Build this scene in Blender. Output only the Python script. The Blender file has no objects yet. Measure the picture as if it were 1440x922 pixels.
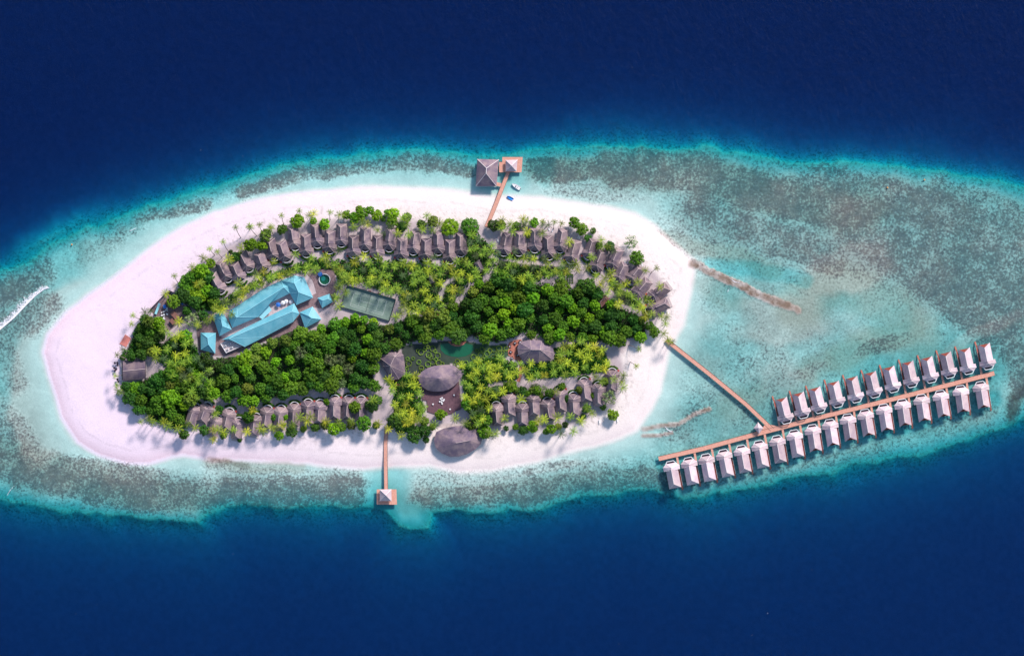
import bpy, bmesh, math, random
import numpy as np
from mathutils import Vector, Matrix
random.seed(7)
rng = np.random.RandomState(11)
S = 0.5                      # metres per photo pixel at ground level
CX, CY = 720.0, 461.0
H = 2000.0                    # camera height
C = bpy.context.scene.collection
GZ = 1.5                     # island ground level
PI = math.pi

def W(px, py, h=0.0):
    """photo pixel -> world xy of a point at height h"""
    k = S*(1-h/H)
    return ((px-CX)*k, (CY-py)*k)

# ------------------------------------------------------------------ materials
def nt(name):
    m = bpy.data.materials.new(name); m.use_nodes = True
    t = m.node_tree; b = t.nodes['Principled BSDF']
    return m, t, b
def nd(t, kind, **kw):
    n = t.nodes.new(kind)
    for k, v in kw.items():
        if k.startswith('i_'):
            key = k[2:]
            n.inputs[int(key) if key.isdigit() else key].default_value = v
        else: setattr(n, k, v)
    return n
def mixc(t, fac, a, b, mode='MIX'):
    n = t.nodes.new('ShaderNodeMix'); n.data_type = 'RGBA'; n.blend_type = mode
    for sock, v in ((n.inputs[0], fac), (n.inputs[6], a), (n.inputs[7], b)):
        if hasattr(v, 'is_linked'): t.links.new(v, sock)
        elif isinstance(v, (int, float)): sock.default_value = v
        else: sock.default_value = (*v[:3], 1)
    return n.outputs[2]
def math_(t, op, a, b=0.0, c=0.0, clamp=False):
    n = t.nodes.new('ShaderNodeMath'); n.operation = op; n.use_clamp = clamp
    for i, v in enumerate((a, b, c)):
        if hasattr(v, 'is_linked'): t.links.new(v, n.inputs[i])
        else: n.inputs[i].default_value = v
    return n.outputs[0]
def mapr(t, v, a, b, c=0.0, d=1.0, smooth=False):
    n = t.nodes.new('ShaderNodeMapRange'); n.clamp = True
    if smooth: n.interpolation_type = 'SMOOTHSTEP'
    t.links.new(v, n.inputs[0])
    for i, x in enumerate((a, b, c, d)): 
        if hasattr(x, 'is_linked'): t.links.new(x, n.inputs[i+1])
        else: n.inputs[i+1].default_value = x
    return n.outputs[0]
def coords(t, scale=(1, 1, 1), world=False, rot=(0,0,0)):
    mp = nd(t, 'ShaderNodeMapping'); mp.inputs['Scale'].default_value = scale; mp.inputs['Rotation'].default_value = rot
    if world:
        g = nd(t, 'ShaderNodeNewGeometry'); t.links.new(g.outputs['Position'], mp.inputs[0])
    else:
        g = nd(t, 'ShaderNodeTexCoord'); t.links.new(g.outputs['Object'], mp.inputs[0])
    return mp.outputs[0]
def noise(t, vec, scale, detail=3, rough=0.55):
    n = nd(t, 'ShaderNodeTexNoise'); n.inputs['Scale'].default_value = scale
    n.inputs['Detail'].default_value = detail; n.inputs['Roughness'].default_value = rough
    t.links.new(vec, n.inputs['Vector']); return n.outputs['Fac']
def bump(t, b, h, strength=0.4, dist=0.1):
    n = nd(t, 'ShaderNodeBump'); n.inputs['Strength'].default_value = strength; n.inputs['Distance'].default_value = dist
    t.links.new(h, n.inputs['Height']); t.links.new(n.outputs[0], b.inputs['Normal'])

def weathered(name, c1, c2, scale=0.6, rough=0.9, stretch=(1, 1, 1), world=False, b=0.3, spec=0.2, detail=5):
    m, t, p = nt(name)
    v = coords(t, stretch, world)
    f = noise(t, v, scale, detail, 0.65)
    f = mapr(t, f, 0.3, 0.7)
    t.links.new(mixc(t, f, c1, c2), p.inputs['Base Color'])
    p.inputs['Roughness'].default_value = rough; p.inputs['Specular IOR Level'].default_value = spec
    if b: bump(t, p, f, b, 0.08)
    return m
def plain(name, c, rough=0.6, spec=0.3): return weathered(name, tuple(x*0.88 for x in c), c, 1.3, rough, b=0.1, spec=spec)

def thatch(name, dark, light, pale):
    m, t, p = nt(name)
    v = coords(t, (1, 1, 1), True)
    v2 = coords(t, (1, 1, 1), False)
    big = mapr(t, noise(t, v, 0.22, 3), 0.35, 0.68)
    fine = mapr(t, noise(t, v2, 2.6, 4, 0.7), 0.3, 0.72)
    w = nd(t, 'ShaderNodeTexWave'); w.bands_direction = 'Y'; w.inputs['Scale'].default_value = 1.1; w.inputs['Distortion'].default_value = 2.5
    w.inputs['Detail'].default_value = 2; t.links.new(v2, w.inputs['Vector'])
    oi = nd(t, 'ShaderNodeObjectInfo')
    c = mixc(t, fine, dark, light)
    f2 = math_(t, 'MULTIPLY', big, 0.6)
    c = mixc(t, f2, c, pale)
    c = mixc(t, mapr(t, w.outputs['Fac'], 0.0, 1.0, 0.0, 0.22), c, dark)
    v3 = mapr(t, oi.outputs['Random'], 0, 1, 0.74, 1.18)
    hs = nd(t, 'ShaderNodeHueSaturation'); t.links.new(c, hs.inputs['Color']); t.links.new(v3, hs.inputs['Value'])
    t.links.new(hs.outputs[0], p.inputs['Base Color'])
    p.inputs['Roughness'].default_value = 0.95; p.inputs['Specular IOR Level'].default_value = 0.1
    bump(t, p, fine, 0.3, 0.05)
    return m
def planks(name, c1, c2, width=0.3, along='X', world=False):
    m, t, p = nt(name)
    v = coords(t, (1, 1, 1), world)
    w = nd(t, 'ShaderNodeTexWave'); w.bands_direction = along; w.inputs['Scale'].default_value = 1/(width*6.28)*3
    t.links.new(v, w.inputs['Vector'])
    f = mapr(t, noise(t, v, 0.9, 5, 0.7), 0.3, 0.7)
    c = mixc(t, f, c1, c2)
    g = mapr(t, w.outputs['Fac'], 0.0, 0.25, 0.35, 0.0)
    c = mixc(t, g, c, tuple(x*0.35 for x in c1))
    t.links.new(c, p.inputs['Base Color']); p.inputs['Roughness'].default_value = 0.8; p.inputs['Specular IOR Level'].default_value = 0.2
    return m
def leafmat(name, c1, c2, trans=0.16, var=0.38):
    m, t, p = nt(name)
    v = coords(t, (1, 1, 1), True)
    f = mapr(t, noise(t, v, 0.55, 3, 0.6), 0.32, 0.68)
    oi = nd(t, 'ShaderNodeObjectInfo')
    c = mixc(t, f, c1, c2)
    hs = nd(t, 'ShaderNodeHueSaturation'); t.links.new(c, hs.inputs['Color'])
    t.links.new(mapr(t, oi.outputs['Random'], 0, 1, 1-var, 1+var), hs.inputs['Value'])
    h = mapr(t, math_(t, 'FRACT', math_(t, 'MULTIPLY', oi.outputs['Random'], 7.3)), 0, 1, 0.478, 0.516); t.links.new(h, hs.inputs['Hue'])
    t.links.new(hs.outputs[0], p.inputs['Base Color']); p.inputs['Roughness'].default_value = 0.55
    p.inputs['Specular IOR Level'].default_value = 0.25
    tr = nd(t, 'ShaderNodeBsdfTranslucent'); t.links.new(hs.outputs[0], tr.inputs['Color'])
    mx = nd(t, 'ShaderNodeMixShader'); mx.inputs[0].default_value = trans
    out = t.nodes['Material Output']
    t.links.new(p.outputs[0], mx.inputs[1]); t.links.new(tr.outputs[0], mx.inputs[2]); t.links.new(mx.outputs[0], out.inputs[0])
    return m

M = {}
M['thatch'] = thatch('weathered thatch', (0.08, 0.062, 0.095), (0.25, 0.19, 0.225), (0.46, 0.34, 0.31))
M['thatch_pale'] = thatch('bleached thatch', (0.40, 0.30, 0.37), (0.62, 0.49, 0.52), (0.76, 0.62, 0.60))
M['thatch_hall'] = thatch('hall thatch', (0.085, 0.065, 0.105), (0.20, 0.155, 0.205), (0.38, 0.28, 0.265))
M['ridge'] = plain('ridge thatch', (0.55, 0.43, 0.42), 0.9)
M['ridge_pale'] = plain('pale ridge', (0.82, 0.74, 0.74), 0.9)
M['wall'] = plain('cream wall', (0.62, 0.55, 0.50), 0.9)
M['white'] = plain('white paint', (0.80, 0.80, 0.82), 0.5)
M['deck'] = planks('walkway timber', (0.58, 0.27, 0.20), (0.74, 0.40, 0.31), 0.3, 'X')
M['deck_red'] = planks('dark red timber', (0.24, 0.055, 0.045), (0.40, 0.11, 0.08), 0.3, 'Y')
M['deck_plum'] = planks('dark plum decking', (0.10, 0.055, 0.075), (0.19, 0.10, 0.12), 0.5, 'X')
M['terracotta'] = weathered('terracotta paving', (0.36, 0.12, 0.09), (0.55, 0.22, 0.16), 1.2)
M['dark'] = plain('dark timber', (0.035, 0.025, 0.045), 0.9, 0.1)
M['pile'] = plain('timber pile', (0.16, 0.11, 0.09), 0.9)
M['red'] = plain('red paint', (0.42, 0.06, 0.05), 0.7)
M['bark'] = weathered('bark', (0.16, 0.12, 0.10), (0.32, 0.26, 0.23), 2.0)
M['stone'] = weathered('paving stone', (0.45, 0.38, 0.38), (0.60, 0.52, 0.52), 1.0)
M['blue'] = plain('blue fabric', (0.03, 0.16, 0.55), 0.7)
M['black'] = plain('black rubber', (0.02, 0.02, 0.025), 0.6)
M['glass'] = plain('tinted glass', (0.03, 0.05, 0.07), 0.1, 0.8)
M['rust'] = weathered('rusty sheet', (0.16, 0.07, 0.06), (0.34, 0.17, 0.14), 1.5)
M['metal'] = plain('grey metal', (0.42, 0.42, 0.46), 0.4, 0.5)
M['lime'] = leafmat('lime ring foliage', (0.18, 0.32, 0.05), (0.34, 0.50, 0.08))
M['leaf_dark'] = leafmat('dark green leaf', (0.022, 0.09, 0.010), (0.07, 0.19, 0.016))
M['leaf_mid'] = leafmat('mid green leaf', (0.055, 0.16, 0.010), (0.14, 0.29, 0.014))
M['leaf_lime'] = leafmat('lime green leaf', (0.11, 0.28, 0.008), (0.24, 0.46, 0.012))
M['leaf_olive'] = leafmat('olive leaf', (0.09, 0.16, 0.02), (0.22, 0.30, 0.03))
M['leaf_pale'] = leafmat('pale leaf', (0.12, 0.19, 0.06), (0.24, 0.33, 0.12))
M['palm_yellow'] = leafmat('yellow green frond', (0.20, 0.27, 0.015), (0.52, 0.55, 0.03))
M['palm_green'] = leafmat('green frond', (0.10, 0.19, 0.018), (0.32, 0.42, 0.03))
M['palm_dark'] = leafmat('dark frond', (0.04, 0.08, 0.03), (0.12, 0.18, 0.05))

def roofmetal():
    m, t, p = nt('turquoise sheet roof')
    v = coords(t, (1, 1, 1), False)
    f = mapr(t, noise(t, v, 0.15, 4, 0.6), 0.35, 0.7)
    w = nd(t, 'ShaderNodeTexWave'); w.bands_direction = 'X'; w.inputs['Scale'].default_value = 0.55; t.links.new(v, w.inputs['Vector'])
    c = mixc(t, f, (0.10, 0.36, 0.45), (0.19, 0.47, 0.55))
    c = mixc(t, mapr(t, w.outputs['Fac'], 0, 0.2, 0.25, 0), c, (0.04, 0.28, 0.36))
    fine = mapr(t, noise(t, v, 1.8, 4, 0.7), 0.5, 0.8, 0, 0.35)
    c = mixc(t, fine, c, (0.36, 0.50, 0.54))
    t.links.new(c, p.inputs['Base Color']); p.inputs['Roughness'].default_value = 0.45; p.inputs['Specular IOR Level'].default_value = 0.4
    return m
M['turq'] = roofmetal()

# ------------------------------------------------------------------ mesh helpers
class MB:
    def __init__(s): s.v = []; s.f = []
    def add(s, vs, fs):
        o = len(s.v); s.v += [tuple(map(float, x)) for x in vs]; s.f += [tuple(i+o for i in f) for f in fs]; return s
    def box(s, x0, x1, y0, y1, z0, z1, rz=0, c=(0, 0)):
        ps = [(x, y, z) for z in (z0, z1) for x, y in ((x0, y0), (x1, y0), (x1, y1), (x0, y1))]
        if rz:
            k, q = math.cos(rz), math.sin(rz)
            ps = [(c[0]+(x-c[0])*k-(y-c[1])*q, c[1]+(x-c[0])*q+(y-c[1])*k, z) for x, y, z in ps]
        return s.add(ps, [(3, 2, 1, 0), (4, 5, 6, 7), (0, 1, 5, 4), (1, 2, 6, 5), (2, 3, 7, 6), (3, 0, 4, 7)])
    def prism(s, poly, z0, z1):
        """vertical prism over xy polygon"""
        n = len(poly)
        a = sum(poly[i][0]*poly[(i+1) % n][1]-poly[(i+1) % n][0]*poly[i][1] for i in range(n))
        if a < 0: poly = poly[::-1]
        vs = [(x, y, z0) for x, y in poly]+[(x, y, z1) for x, y in poly]
        fs = [tuple(range(n))[::-1], tuple(range(n, 2*n))]+[(i, (i+1) % n, n+(i+1) % n, n+i) for i in range(n)]
        return s.add(vs, fs)
    def slab(s, pts, t):
        """3D polygon thickened downwards"""
        n = len(pts)
        a = sum(pts[i][0]*pts[(i+1) % n][1]-pts[(i+1) % n][0]*pts[i][1] for i in range(n))
        if a < 0: pts = pts[::-1]
        vs = [(x, y, z-t) for x, y, z in pts]+list(pts)
        fs = [tuple(range(n))[::-1], tuple(range(n, 2*n))]+[(i, (i+1) % n, n+(i+1) % n, n+i) for i in range(n)]
        return s.add(vs, fs)
    def bar(s, a, b, w, h=None):
        a, b = Vector(a), Vector(b); d = (b-a)
        if d.length < 1e-6: return s
        d.normalize(); up = Vector((0, 0, 1)) if abs(d.z) < 0.95 else Vector((1, 0, 0))
        r = d.cross(up).normalized(); u = r.cross(d).normalized(); h = h or w
        ps = []
        for q in (a, b):
            for i, j in ((-1, -1), (1, -1), (1, 1), (-1, 1)): ps.append(q+r*i*w/2+u*j*h/2)
        return s.add(ps, [(0, 1, 2, 3), (7, 6, 5, 4), (0, 4, 5, 1), (1, 5, 6, 2), (2, 6, 7, 3), (3, 7, 4, 0)])
    def tube(s, pts, rs, n=7):
        vs = []; fs = []
        for k, (p, r) in enumerate(zip(pts, rs)):
            p = Vector(p)
            d = (Vector(pts[min(k+1, len(pts)-1)])-Vector(pts[max(k-1, 0)])).normalized()
            up = Vector((0, 0, 1)) if abs(d.z) < 0.9 else Vector((1, 0, 0))
            a = d.cross(up).normalized(); b = d.cross(a)
            for i in range(n):
                t = 2*PI*i/n; vs.append(p+a*math.cos(t)*r+b*math.sin(t)*r)
        for k in range(len(pts)-1):
            for i in range(n): fs.append((k*n+i, k*n+(i+1) % n, (k+1)*n+(i+1) % n, (k+1)*n+i))
        fs.append(tuple(range(n))); fs.append(tuple(range((len(pts)-1)*n, len(pts)*n))[::-1])
        return s.add(vs, fs)
    def disc(s, c, r, z0, z1, n=20): return s.prism([(c[0]+r*math.cos(2*PI*i/n), c[1]+r*math.sin(2*PI*i/n)) for i in range(n)], z0, z1)
    def arcwall(s, c, r, th, a0, a1, z0, z1, n=10):
        """curved wall made of one strip"""
        P = []
        for i in range(n+1):
            t = a0+(a1-a0)*i/n
            P.append(((c[0]+r*math.cos(t), c[1]+r*math.sin(t)), (c[0]+(r+th)*math.cos(t), c[1]+(r+th)*math.sin(t))))
        vs = []; fs = []
        for a, b in P: vs += [(a[0], a[1], z0), (b[0], b[1], z0), (b[0], b[1], z1), (a[0], a[1], z1)]
        for i in range(n):
            o = 4*i; q = o+4
            fs += [(o, q, q+1, o+1), (o+1, q+1, q+2, o+2), (o+2, q+2, q+3, o+3), (o+3, q+3, q, o)]
        fs += [(0, 1, 2, 3), (4*n+3, 4*n+2, 4*n+1, 4*n)]
        return s.add(vs, fs)
    def build(s, name, mat, parent=None, loc=None, smooth=False):
        me = bpy.data.meshes.new(name); me.from_pydata(s.v, [], s.f); me.update()
        if smooth: me.polygons.foreach_set('use_smooth', [True]*len(me.polygons))
        if mat: me.materials.append(mat)
        o = bpy.data.objects.new(name, me); C.objects.link(o)
        if parent: o.parent = parent
        if loc: o.location = loc
        return o
def tag(o, label=None, cat=None, group=None, kind=None):
    if label: o['label'] = label
    if cat: o['category'] = cat
    if group: o['group'] = group
    if kind: o['kind'] = kind
    return o
def empty(name, loc=(0, 0, 0), rz=0, label=None, cat=None, group=None):
    o = bpy.data.objects.new(name, None); C.objects.link(o); o.location = loc; o.rotation_euler = (0, 0, rz)
    o.empty_display_size = 0.5
    return tag(o, label, cat, group)
CH = {}
def kids(o): return [c for c in ALLK.get(o.name, [])]
ALLK = {}
def index_children():
    ALLK.clear()
    for o in bpy.data.objects:
        if o.parent: ALLK.setdefault(o.parent.name, []).append(o)
PILE = {}
def parts(root, name, mat, pts, z0, z1, r, sides=6):
    key = (name, z0, z1, r)
    for i, (x, y) in enumerate(pts):
        if key not in PILE:
            b = MB(); b.tube([(0, 0, z0), (0, 0, z1)], [r, r], sides); o = b.build(name, M[mat], root); PILE[key] = o.data
        else:
            o = bpy.data.objects.new(name, PILE[key]); C.objects.link(o); o.parent = root
        o.location = (x, y, 0)
def copy_tree(o, parent=None):
    c = o.copy(); C.objects.link(c)
    if parent: c.parent = parent
    for ch in ALLK.get(o.name, []): copy_tree(ch, c)
    return c

def nearest_on_seg(p, a, b):
    ax, ay = a[0], a[1]; dx, dy = b[0]-ax, b[1]-ay; L = dx*dx+dy*dy
    t = 0 if L == 0 else max(0, min(1, ((p[0]-ax)*dx+(p[1]-ay)*dy)/L))
    return (ax+dx*t, ay+dy*t)
def hip(outline, ridge, ze, zr, t=0.3):
    """roof slopes over outline (xy) rising to a ridge of 1 or 2 points; returns MB, ridge bars"""
    r = [(x, y, zr) for x, y in ridge]; n = len(outline)
    def near(p): return min(range(len(r)), key=lambda k: (r[k][0]-p[0])**2+(r[k][1]-p[1])**2)
    m = MB(); cap = MB()
    for i in range(n):
        a, b = outline[i], outline[(i+1) % n]; ia, ib = near(a), near(b)
        if ia == ib: m.slab([(*a, ze), (*b, ze), r[ia]], t)
        else: m.slab([(*a, ze), (*b, ze), r[ib], r[ia]], t)
    return m, r
def hipcap(outline, ridge, ze, zr, w=0.35, hips=True):
    cap = MB(); r = [(x, y, zr+0.06) for x, y in ridge]
    if len(r) == 2: cap.bar(r[0], r[1], w, 0.2)
    if hips:
        for p in outline:
            q = min(r, key=lambda k: (k[0]-p[0])**2+(k[1]-p[1])**2)
            cap.bar((p[0], p[1], ze+0.06), q, w*0.7, 0.14)
    return cap

# ------------------------------------------------------------------ numpy fields
def vnoise(X, Y, scale, seed, octaves=4, gain=0.5):
    r = np.random.RandomState(seed); out = np.zeros_like(X); amp = 1; tot = 0
    for o in range(octaves):
        g = r.rand(256, 256); x = X/scale*(2**o)+37.3*o; y = Y/scale*(2**o)+11.7*o
        xi = np.floor(x).astype(int); yi = np.floor(y).astype(int); fx = x-xi; fy = y-yi
        fx = fx*fx*(3-2*fx); fy = fy*fy*(3-2*fy)
        a = g[xi % 256, yi % 256]; b = g[(xi+1) % 256, yi % 256]; c = g[xi % 256, (yi+1) % 256]; d = g[(xi+1) % 256, (yi+1) % 256]
        out += amp*((a*(1-fx)+b*fx)*(1-fy)+(c*(1-fx)+d*fx)*fy); tot += amp; amp *= gain
    return out/tot
def inpoly(X, Y, poly):
    ins = np.zeros(X.shape, bool); n = len(poly)
    for i in range(n):
        x0, y0 = poly[i]; x1, y1 = poly[(i+1) % n]
        if y0 == y1: continue
        c = ((y0 > Y) != (y1 > Y)) & (X < (x1-x0)*(Y-y0)/(y1-y0)+x0); ins ^= c
    return ins
def distline(X, Y, pts, closed=False):
    d = np.full(X.shape, 1e9); n = len(pts)
    for i in range(n if closed else n-1):
        x0, y0 = pts[i]; x1, y1 = pts[(i+1) % n]; dx, dy = x1-x0, y1-y0; L = dx*dx+dy*dy+1e-9
        t = np.clip(((X-x0)*dx+(Y-y0)*dy)/L, 0, 1)
        d = np.minimum(d, (X-x0-t*dx)**2+(Y-y0-t*dy)**2)
    return np.sqrt(d)
def ss(x, a, b):
    t = np.clip((x-a)/(b-a), 0, 1); return t*t*(3-2*t)

SHORE = [(62,495),(70,470),(95,442),(130,415),(170,385),(215,350),(255,325),(300,302),(345,287),(400,277),(450,271),(500,267),(560,266),(620,268),(660,273),(690,279),(730,280),(760,280),(800,287),(850,293),(890,303),(920,320),(945,342),(965,360),(975,369),(973,385),(965,420),(958,455),(950,470),(938,492),(932,520),(925,550),(912,576),(894,602),(873,612),(835,626),(790,636),(755,646),(720,652),(690,658),(647,661),(609,652),(575,653),(540,654),(512,656),(460,652),(433,647),(367,645),(333,643),(300,645),(283,641),(260,637),(240,640),(207,650),(177,649),(140,638),(110,620),(88,587),(77,547),(65,507)]
REEF = [(-120,420),(-60,400),(0,381),(40,366),(75,345),(110,328),(150,312),(200,292),(260,273),(300,263),(340,249),(400,234),(450,225),(500,219),(560,217),(610,217),(670,216),(740,215),(800,208),(860,204),(950,207),(1000,212),(1060,220),(1160,232),(1260,231),(1327,240),(1377,251),(1440,265),(1500,290),(1600,360),(1600,480),(1520,560),(1440,592),(1380,613),(1320,628),(1260,643),(1200,658),(1150,670),(1100,678),(1050,687),(1000,699),(960,701),(911,690),(877,692),(807,702),(738,713),(661,721),(634,713),(606,717),(599,739),(561,738),(547,717),(512,713),(460,714),(400,713),(333,711),(293,718),(283,735),(233,733),(160,724),(83,720),(33,710),(0,702),(-60,690),(-130,640)]

# vegetation zones (photo pixels)
F_MAIN = [(258,505),(300,503),(345,497),(375,478),(412,460),(440,465),(470,452),(495,447),(545,457),(575,445),(610,440),(645,425),(668,398),(700,388),(740,396),(790,403),(835,405),(855,425),(895,440),(915,458),(903,476),(850,482),(800,475),(775,480),(742,470),(700,482),(660,474),(610,474),(575,486),(535,492),(525,510),(528,535),(540,545),(500,548),(450,552),(400,560),(360,566),(330,560),(300,560),(265,545),(240,525),(240,510)]
F_WEST = [(175,540),(205,532),(235,520),(262,545),(272,565),(270,592),(262,606),(240,602),(215,592),(192,573),(177,552)]
F_NW = [(172,500),(178,480),(190,462),(205,445),(218,450),(232,462),(232,478),(215,495),(205,504)]
F_N = [(252,400),(262,385),(280,372),(292,380),(298,395),(305,415),(300,436),(280,440),(262,425)]
P_STRIP = [(318,418),(345,400),(380,385),(410,372),(440,362),(500,366),(560,366),(600,370),(640,372),(655,330),(668,325),(690,345),(705,362),(690,375),(680,392),(660,398),(640,425),(610,438),(575,440),(560,415),(500,398),(475,400),(470,385),(445,384),(418,384),(385,394),(355,408),(325,428),(310,438),(298,440),(300,425)]
P_NE = [(720,352),(745,356),(775,368),(800,372),(805,388),(765,392),(742,400),(700,388),(690,378),(700,362)]
P_E = [(858,400),(885,408),(905,425),(915,445),(900,440),(870,428),(852,415)]
P_MID = [(648,515),(665,508),(700,502),(727,510),(730,528),(720,545),(704,560),(692,590),(672,592),(655,578),(652,545)]
P_MID2 = [(733,512),(775,508),(780,490),(810,482),(848,490),(858,510),(850,528),(815,530),(780,535),(740,532)]
P_LEFT = [(540,530),(568,524),(588,530),(592,560),(598,575),(590,592),(560,592),(550,575),(556,550)]
P_W = [(212,500),(235,470),(262,468),(285,500),(295,530),(300,560),(272,560),(258,540),(235,518)]
VEG = [F_MAIN, F_WEST, F_NW, F_N, P_STRIP, P_NE, P_E, P_MID, P_MID2, P_LEFT, P_W]
GARDEN = [(564,486),(600,482),(640,478),(680,484),(712,484),(716,500),(700,510),(655,520),(640,512),(600,518),(590,540),(572,530),(566,505)]
VILLAGE = [(246,430),(262,384),(300,350),(350,328),(400,312),(460,303),(520,302),(600,306),(680,312),(760,312),(830,322),(880,350),(925,380),(945,410),(938,446),(905,480),(878,500),(885,530),(868,575),(820,600),(760,610),(700,612),(660,600),(560,604),(500,606),(430,610),(330,614),(262,608),(190,580),(170,540),(168,498),(200,440)]
PATHS = [[(262,566),(320,572),(352,570),(376,564),(400,560),(420,553),(450,548),(500,548),(545,551),(552,575),(545,600)],
         [(545,604),(620,598),(660,600),(680,606)],[(690,542),(720,536),(760,535),(800,532),(850,525)],
         [(800,376),(830,385),(850,405),(862,416)],[(684,318),(690,335),(700,352)],[(690,360),(730,368),(800,372)],
         [(225,480),(240,472),(258,462),(262,440),(245,400)],[(640,390),(625,400),(620,420)]]

# ------------------------------------------------------------------ terrain sheet
def build_ground():
    step = 2.0
    xs = np.arange(-60, 1501, step); ys = np.arange(-40, 963, step)
    ext = np.array([20, 60, 150, 400, 1000, 3000, 9000, 25000.])
    xs = np.concatenate([(-60-ext)[::-1], xs, 1500+ext]); ys = np.concatenate([(-40-ext)[::-1], ys, 962+ext])
    X, Y = np.meshgrid(xs, ys)
    n1 = vnoise(X+500, Y+500, 60, 1)-.5; n2 = vnoise(X+500, Y+500, 60, 2)-.5
    n3 = vnoise(X+900, Y+900, 16, 3)-.5; n4 = vnoise(X+900, Y+900, 14, 4)-.5
    Xw = X+n1*4+n3*2; Yw = Y+n2*4+n4*2
    insS = inpoly(Xw, Yw, SHORE); dS = distline(Xw, Yw, SHORE, True)
    Xr = X+n1*20+n3*6; Yr = Y+n2*20+n4*6
    insR = inpoly(Xr, Yr, REEF); dR = distline(Xr, Yr, REEF, True)
    land = GZ*(1-np.exp(-dS/14.0))
    # lagoon
    big = vnoise(X+300, Y+300, 120, 5, 5); med = vnoise(X+300, Y+300, 40, 6, 4)
    lag = 0.12+0.42*ss(dS, 0, 10)+0.62*ss(dS, 8, 60)+(big-.5)*1.2*ss(dS, 10, 60)+(med-.5)*0.8*ss(dS, 10, 50)
    lag += 1.7*np.exp(-dR/14.0)
    coral = np.zeros_like(X); tan = np.zeros_like(X); brown = np.zeros_like(X)
    def blob(cx, cy, rx, ry, ang, soft=0.45):
        a = math.radians(ang); ux = (Xr-cx)*math.cos(a)+(Yr-cy)*math.sin(a); uy = -(Xr-cx)*math.sin(a)+(Yr-cy)*math.cos(a)
        return 1-ss(np.sqrt((ux/rx)**2+(uy/ry)**2), 1-soft, 1+soft*.6)
    def line(pts, w, soft=0.5): return 1-ss(distline(Xr, Yr, pts)/w, 1-soft, 1+soft*.6)
    def linew(pts, w, soft=0.4): return 1-ss(distline(Xw, Yw, pts)/w, 1-soft, 1+soft*.6)
    def setc(m, v):
        np.maximum(coral, m*v, out=coral)
    # southern belt
    setc(line([(-80,650),(0,655),(60,672),(140,688),(220,695),(300,690),(380,690),(450,690),(505,690)], 27), 0.80)
    setc(line([(-80,600),(0,622),(60,648),(160,668),(230,676)], 18), 0.55)
    setc(blob(190, 700, 70, 25, 8), .75)
    setc(line([(592,698),(650,697),(720,693),(800,682),(860,676),(910,672),(940,680)], 19), 0.72)
    setc(line([(600,676),(700,674),(800,664),(880,650)], 7), .3)
    setc(line([(740,662),(800,658),(850,655)], 8), .5)
    setc(line([(960,690),(1040,675),(1120,662),(1200,640),(1260,622),(1330,600),(1400,575)], 12), .38)
    setc(line([(-60,640),(40,668),(150,690),(300,696)], 34), .45)
    setc(line([(600,690),(800,680),(940,668)], 30), .40)
    setc(line([(300,660),(420,668),(500,672)], 16), .40)
    setc(line([(1000,300),(1200,330),(1420,400)], 80), .38)
    # north belt
    setc(line([(340,268),(370,262),(410,250),(430,243)], 13), .75)
    setc(line([(430,243),(500,236),(560,232),(620,233),(668,240)], 12), .66)
    setc(line([(200,305),(240,298),(285,288)], 12), .65)
    setc(line([(150,330),(200,318)], 12), .35)
    setc(line([(752,240),(800,240),(850,235),(900,240)], 19), .82)
    setc(line([(860,232),(950,238),(1040,262),(1130,285),(1220,300)], 34), .82)
    setc(line([(980,290),(1060,325),(1130,345),(1180,360)], 26), .64)
    setc(line([(1150,265),(1240,285),(1320,300),(1400,330),(1460,380)], 40), .74)
    setc(line([(1200,320),(1290,370),(1350,420),(1400,460)], 42), .72)
    setc(line([(1320,360),(1400,400),(1440,430)], 55), .70)
    setc(line([(1330,270),(1440,320),(1500,360)], 30), .5)
    setc(line([(1390,470),(1430,500),(1440,540)], 22), .66)
    setc(blob(830, 270, 80, 14, 5), .35)
    setc(line([(1080,352),(1120,362),(1160,380),(1180,385)], 12), .60)
    # west
    setc(line([(-40,420),(10,405),(50,385)], 30), .74)
    setc(line([(0,455),(40,450),(70,430)], 24), .52)
    setc(line([(-20,560),(15,600),(40,640)], 24), .5)
    setc(line([(0,480),(20,540)], 18), .4)
    setc(blob(140, 350, 60, 12, -30), .22)
    setc(blob(1240, 485, 50, 16, -18), .55); setc(blob(1140, 520, 40, 10, -25), .35)
    setc(blob(1050, 530, 60, 40, -25), .22); setc(blob(1120, 480, 120, 40, 0), .12)
    setc(blob(950, 610, 30, 16, -10), .35)
    setc(blob(620, 668, 25, 7, 5), .25)
    setc(blob(1020, 395, 50, 18, 20), .20); setc(blob(1000, 420, 30, 25, 30), .2)
    # algae / rubble tints
    tan = np.maximum(tan, .8*line([(1180,505),(1230,478),(1280,465)], 26)); tan = np.maximum(tan, .6*line([(1120,430),(1180,400),(1260,430),(1290,470)], 34))
    tan = np.maximum(tan, .65*line([(975,345),(1040,360),(1090,385)], 13)); tan = np.maximum(tan, .5*line([(890,340),(940,330),(1000,350)], 12))
    tan = np.maximum(tan, .55*line([(300,648),(350,655),(420,652)], 9)); tan = np.maximum(tan, .5*blob(1040,570,50,25,-25))
    tan = np.maximum(tan, .45*line([(0,640),(100,668),(200,690),(280,700)], 24))
    tan = np.maximum(tan, .5*line([(860,232),(950,238),(1040,262),(1130,285),(1220,300)], 34))
    tan = np.maximum(tan, .6*line([(755,240),(850,235)], 20)); tan = np.maximum(tan, .4*blob(1010,410,45,22,25))
    tan = np.maximum(tan, .5*line([(1140,520),(1190,500),(1260,470)], 20)); tan = np.maximum(tan, .35*line([(600,700),(900,675)], 20))
    sandy = np.maximum.reduce([blob(545, 685, 35, 45, 0), blob(710, 250, 35, 25, 0)*.8, blob(580, 720, 26, 22, 0)])
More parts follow.
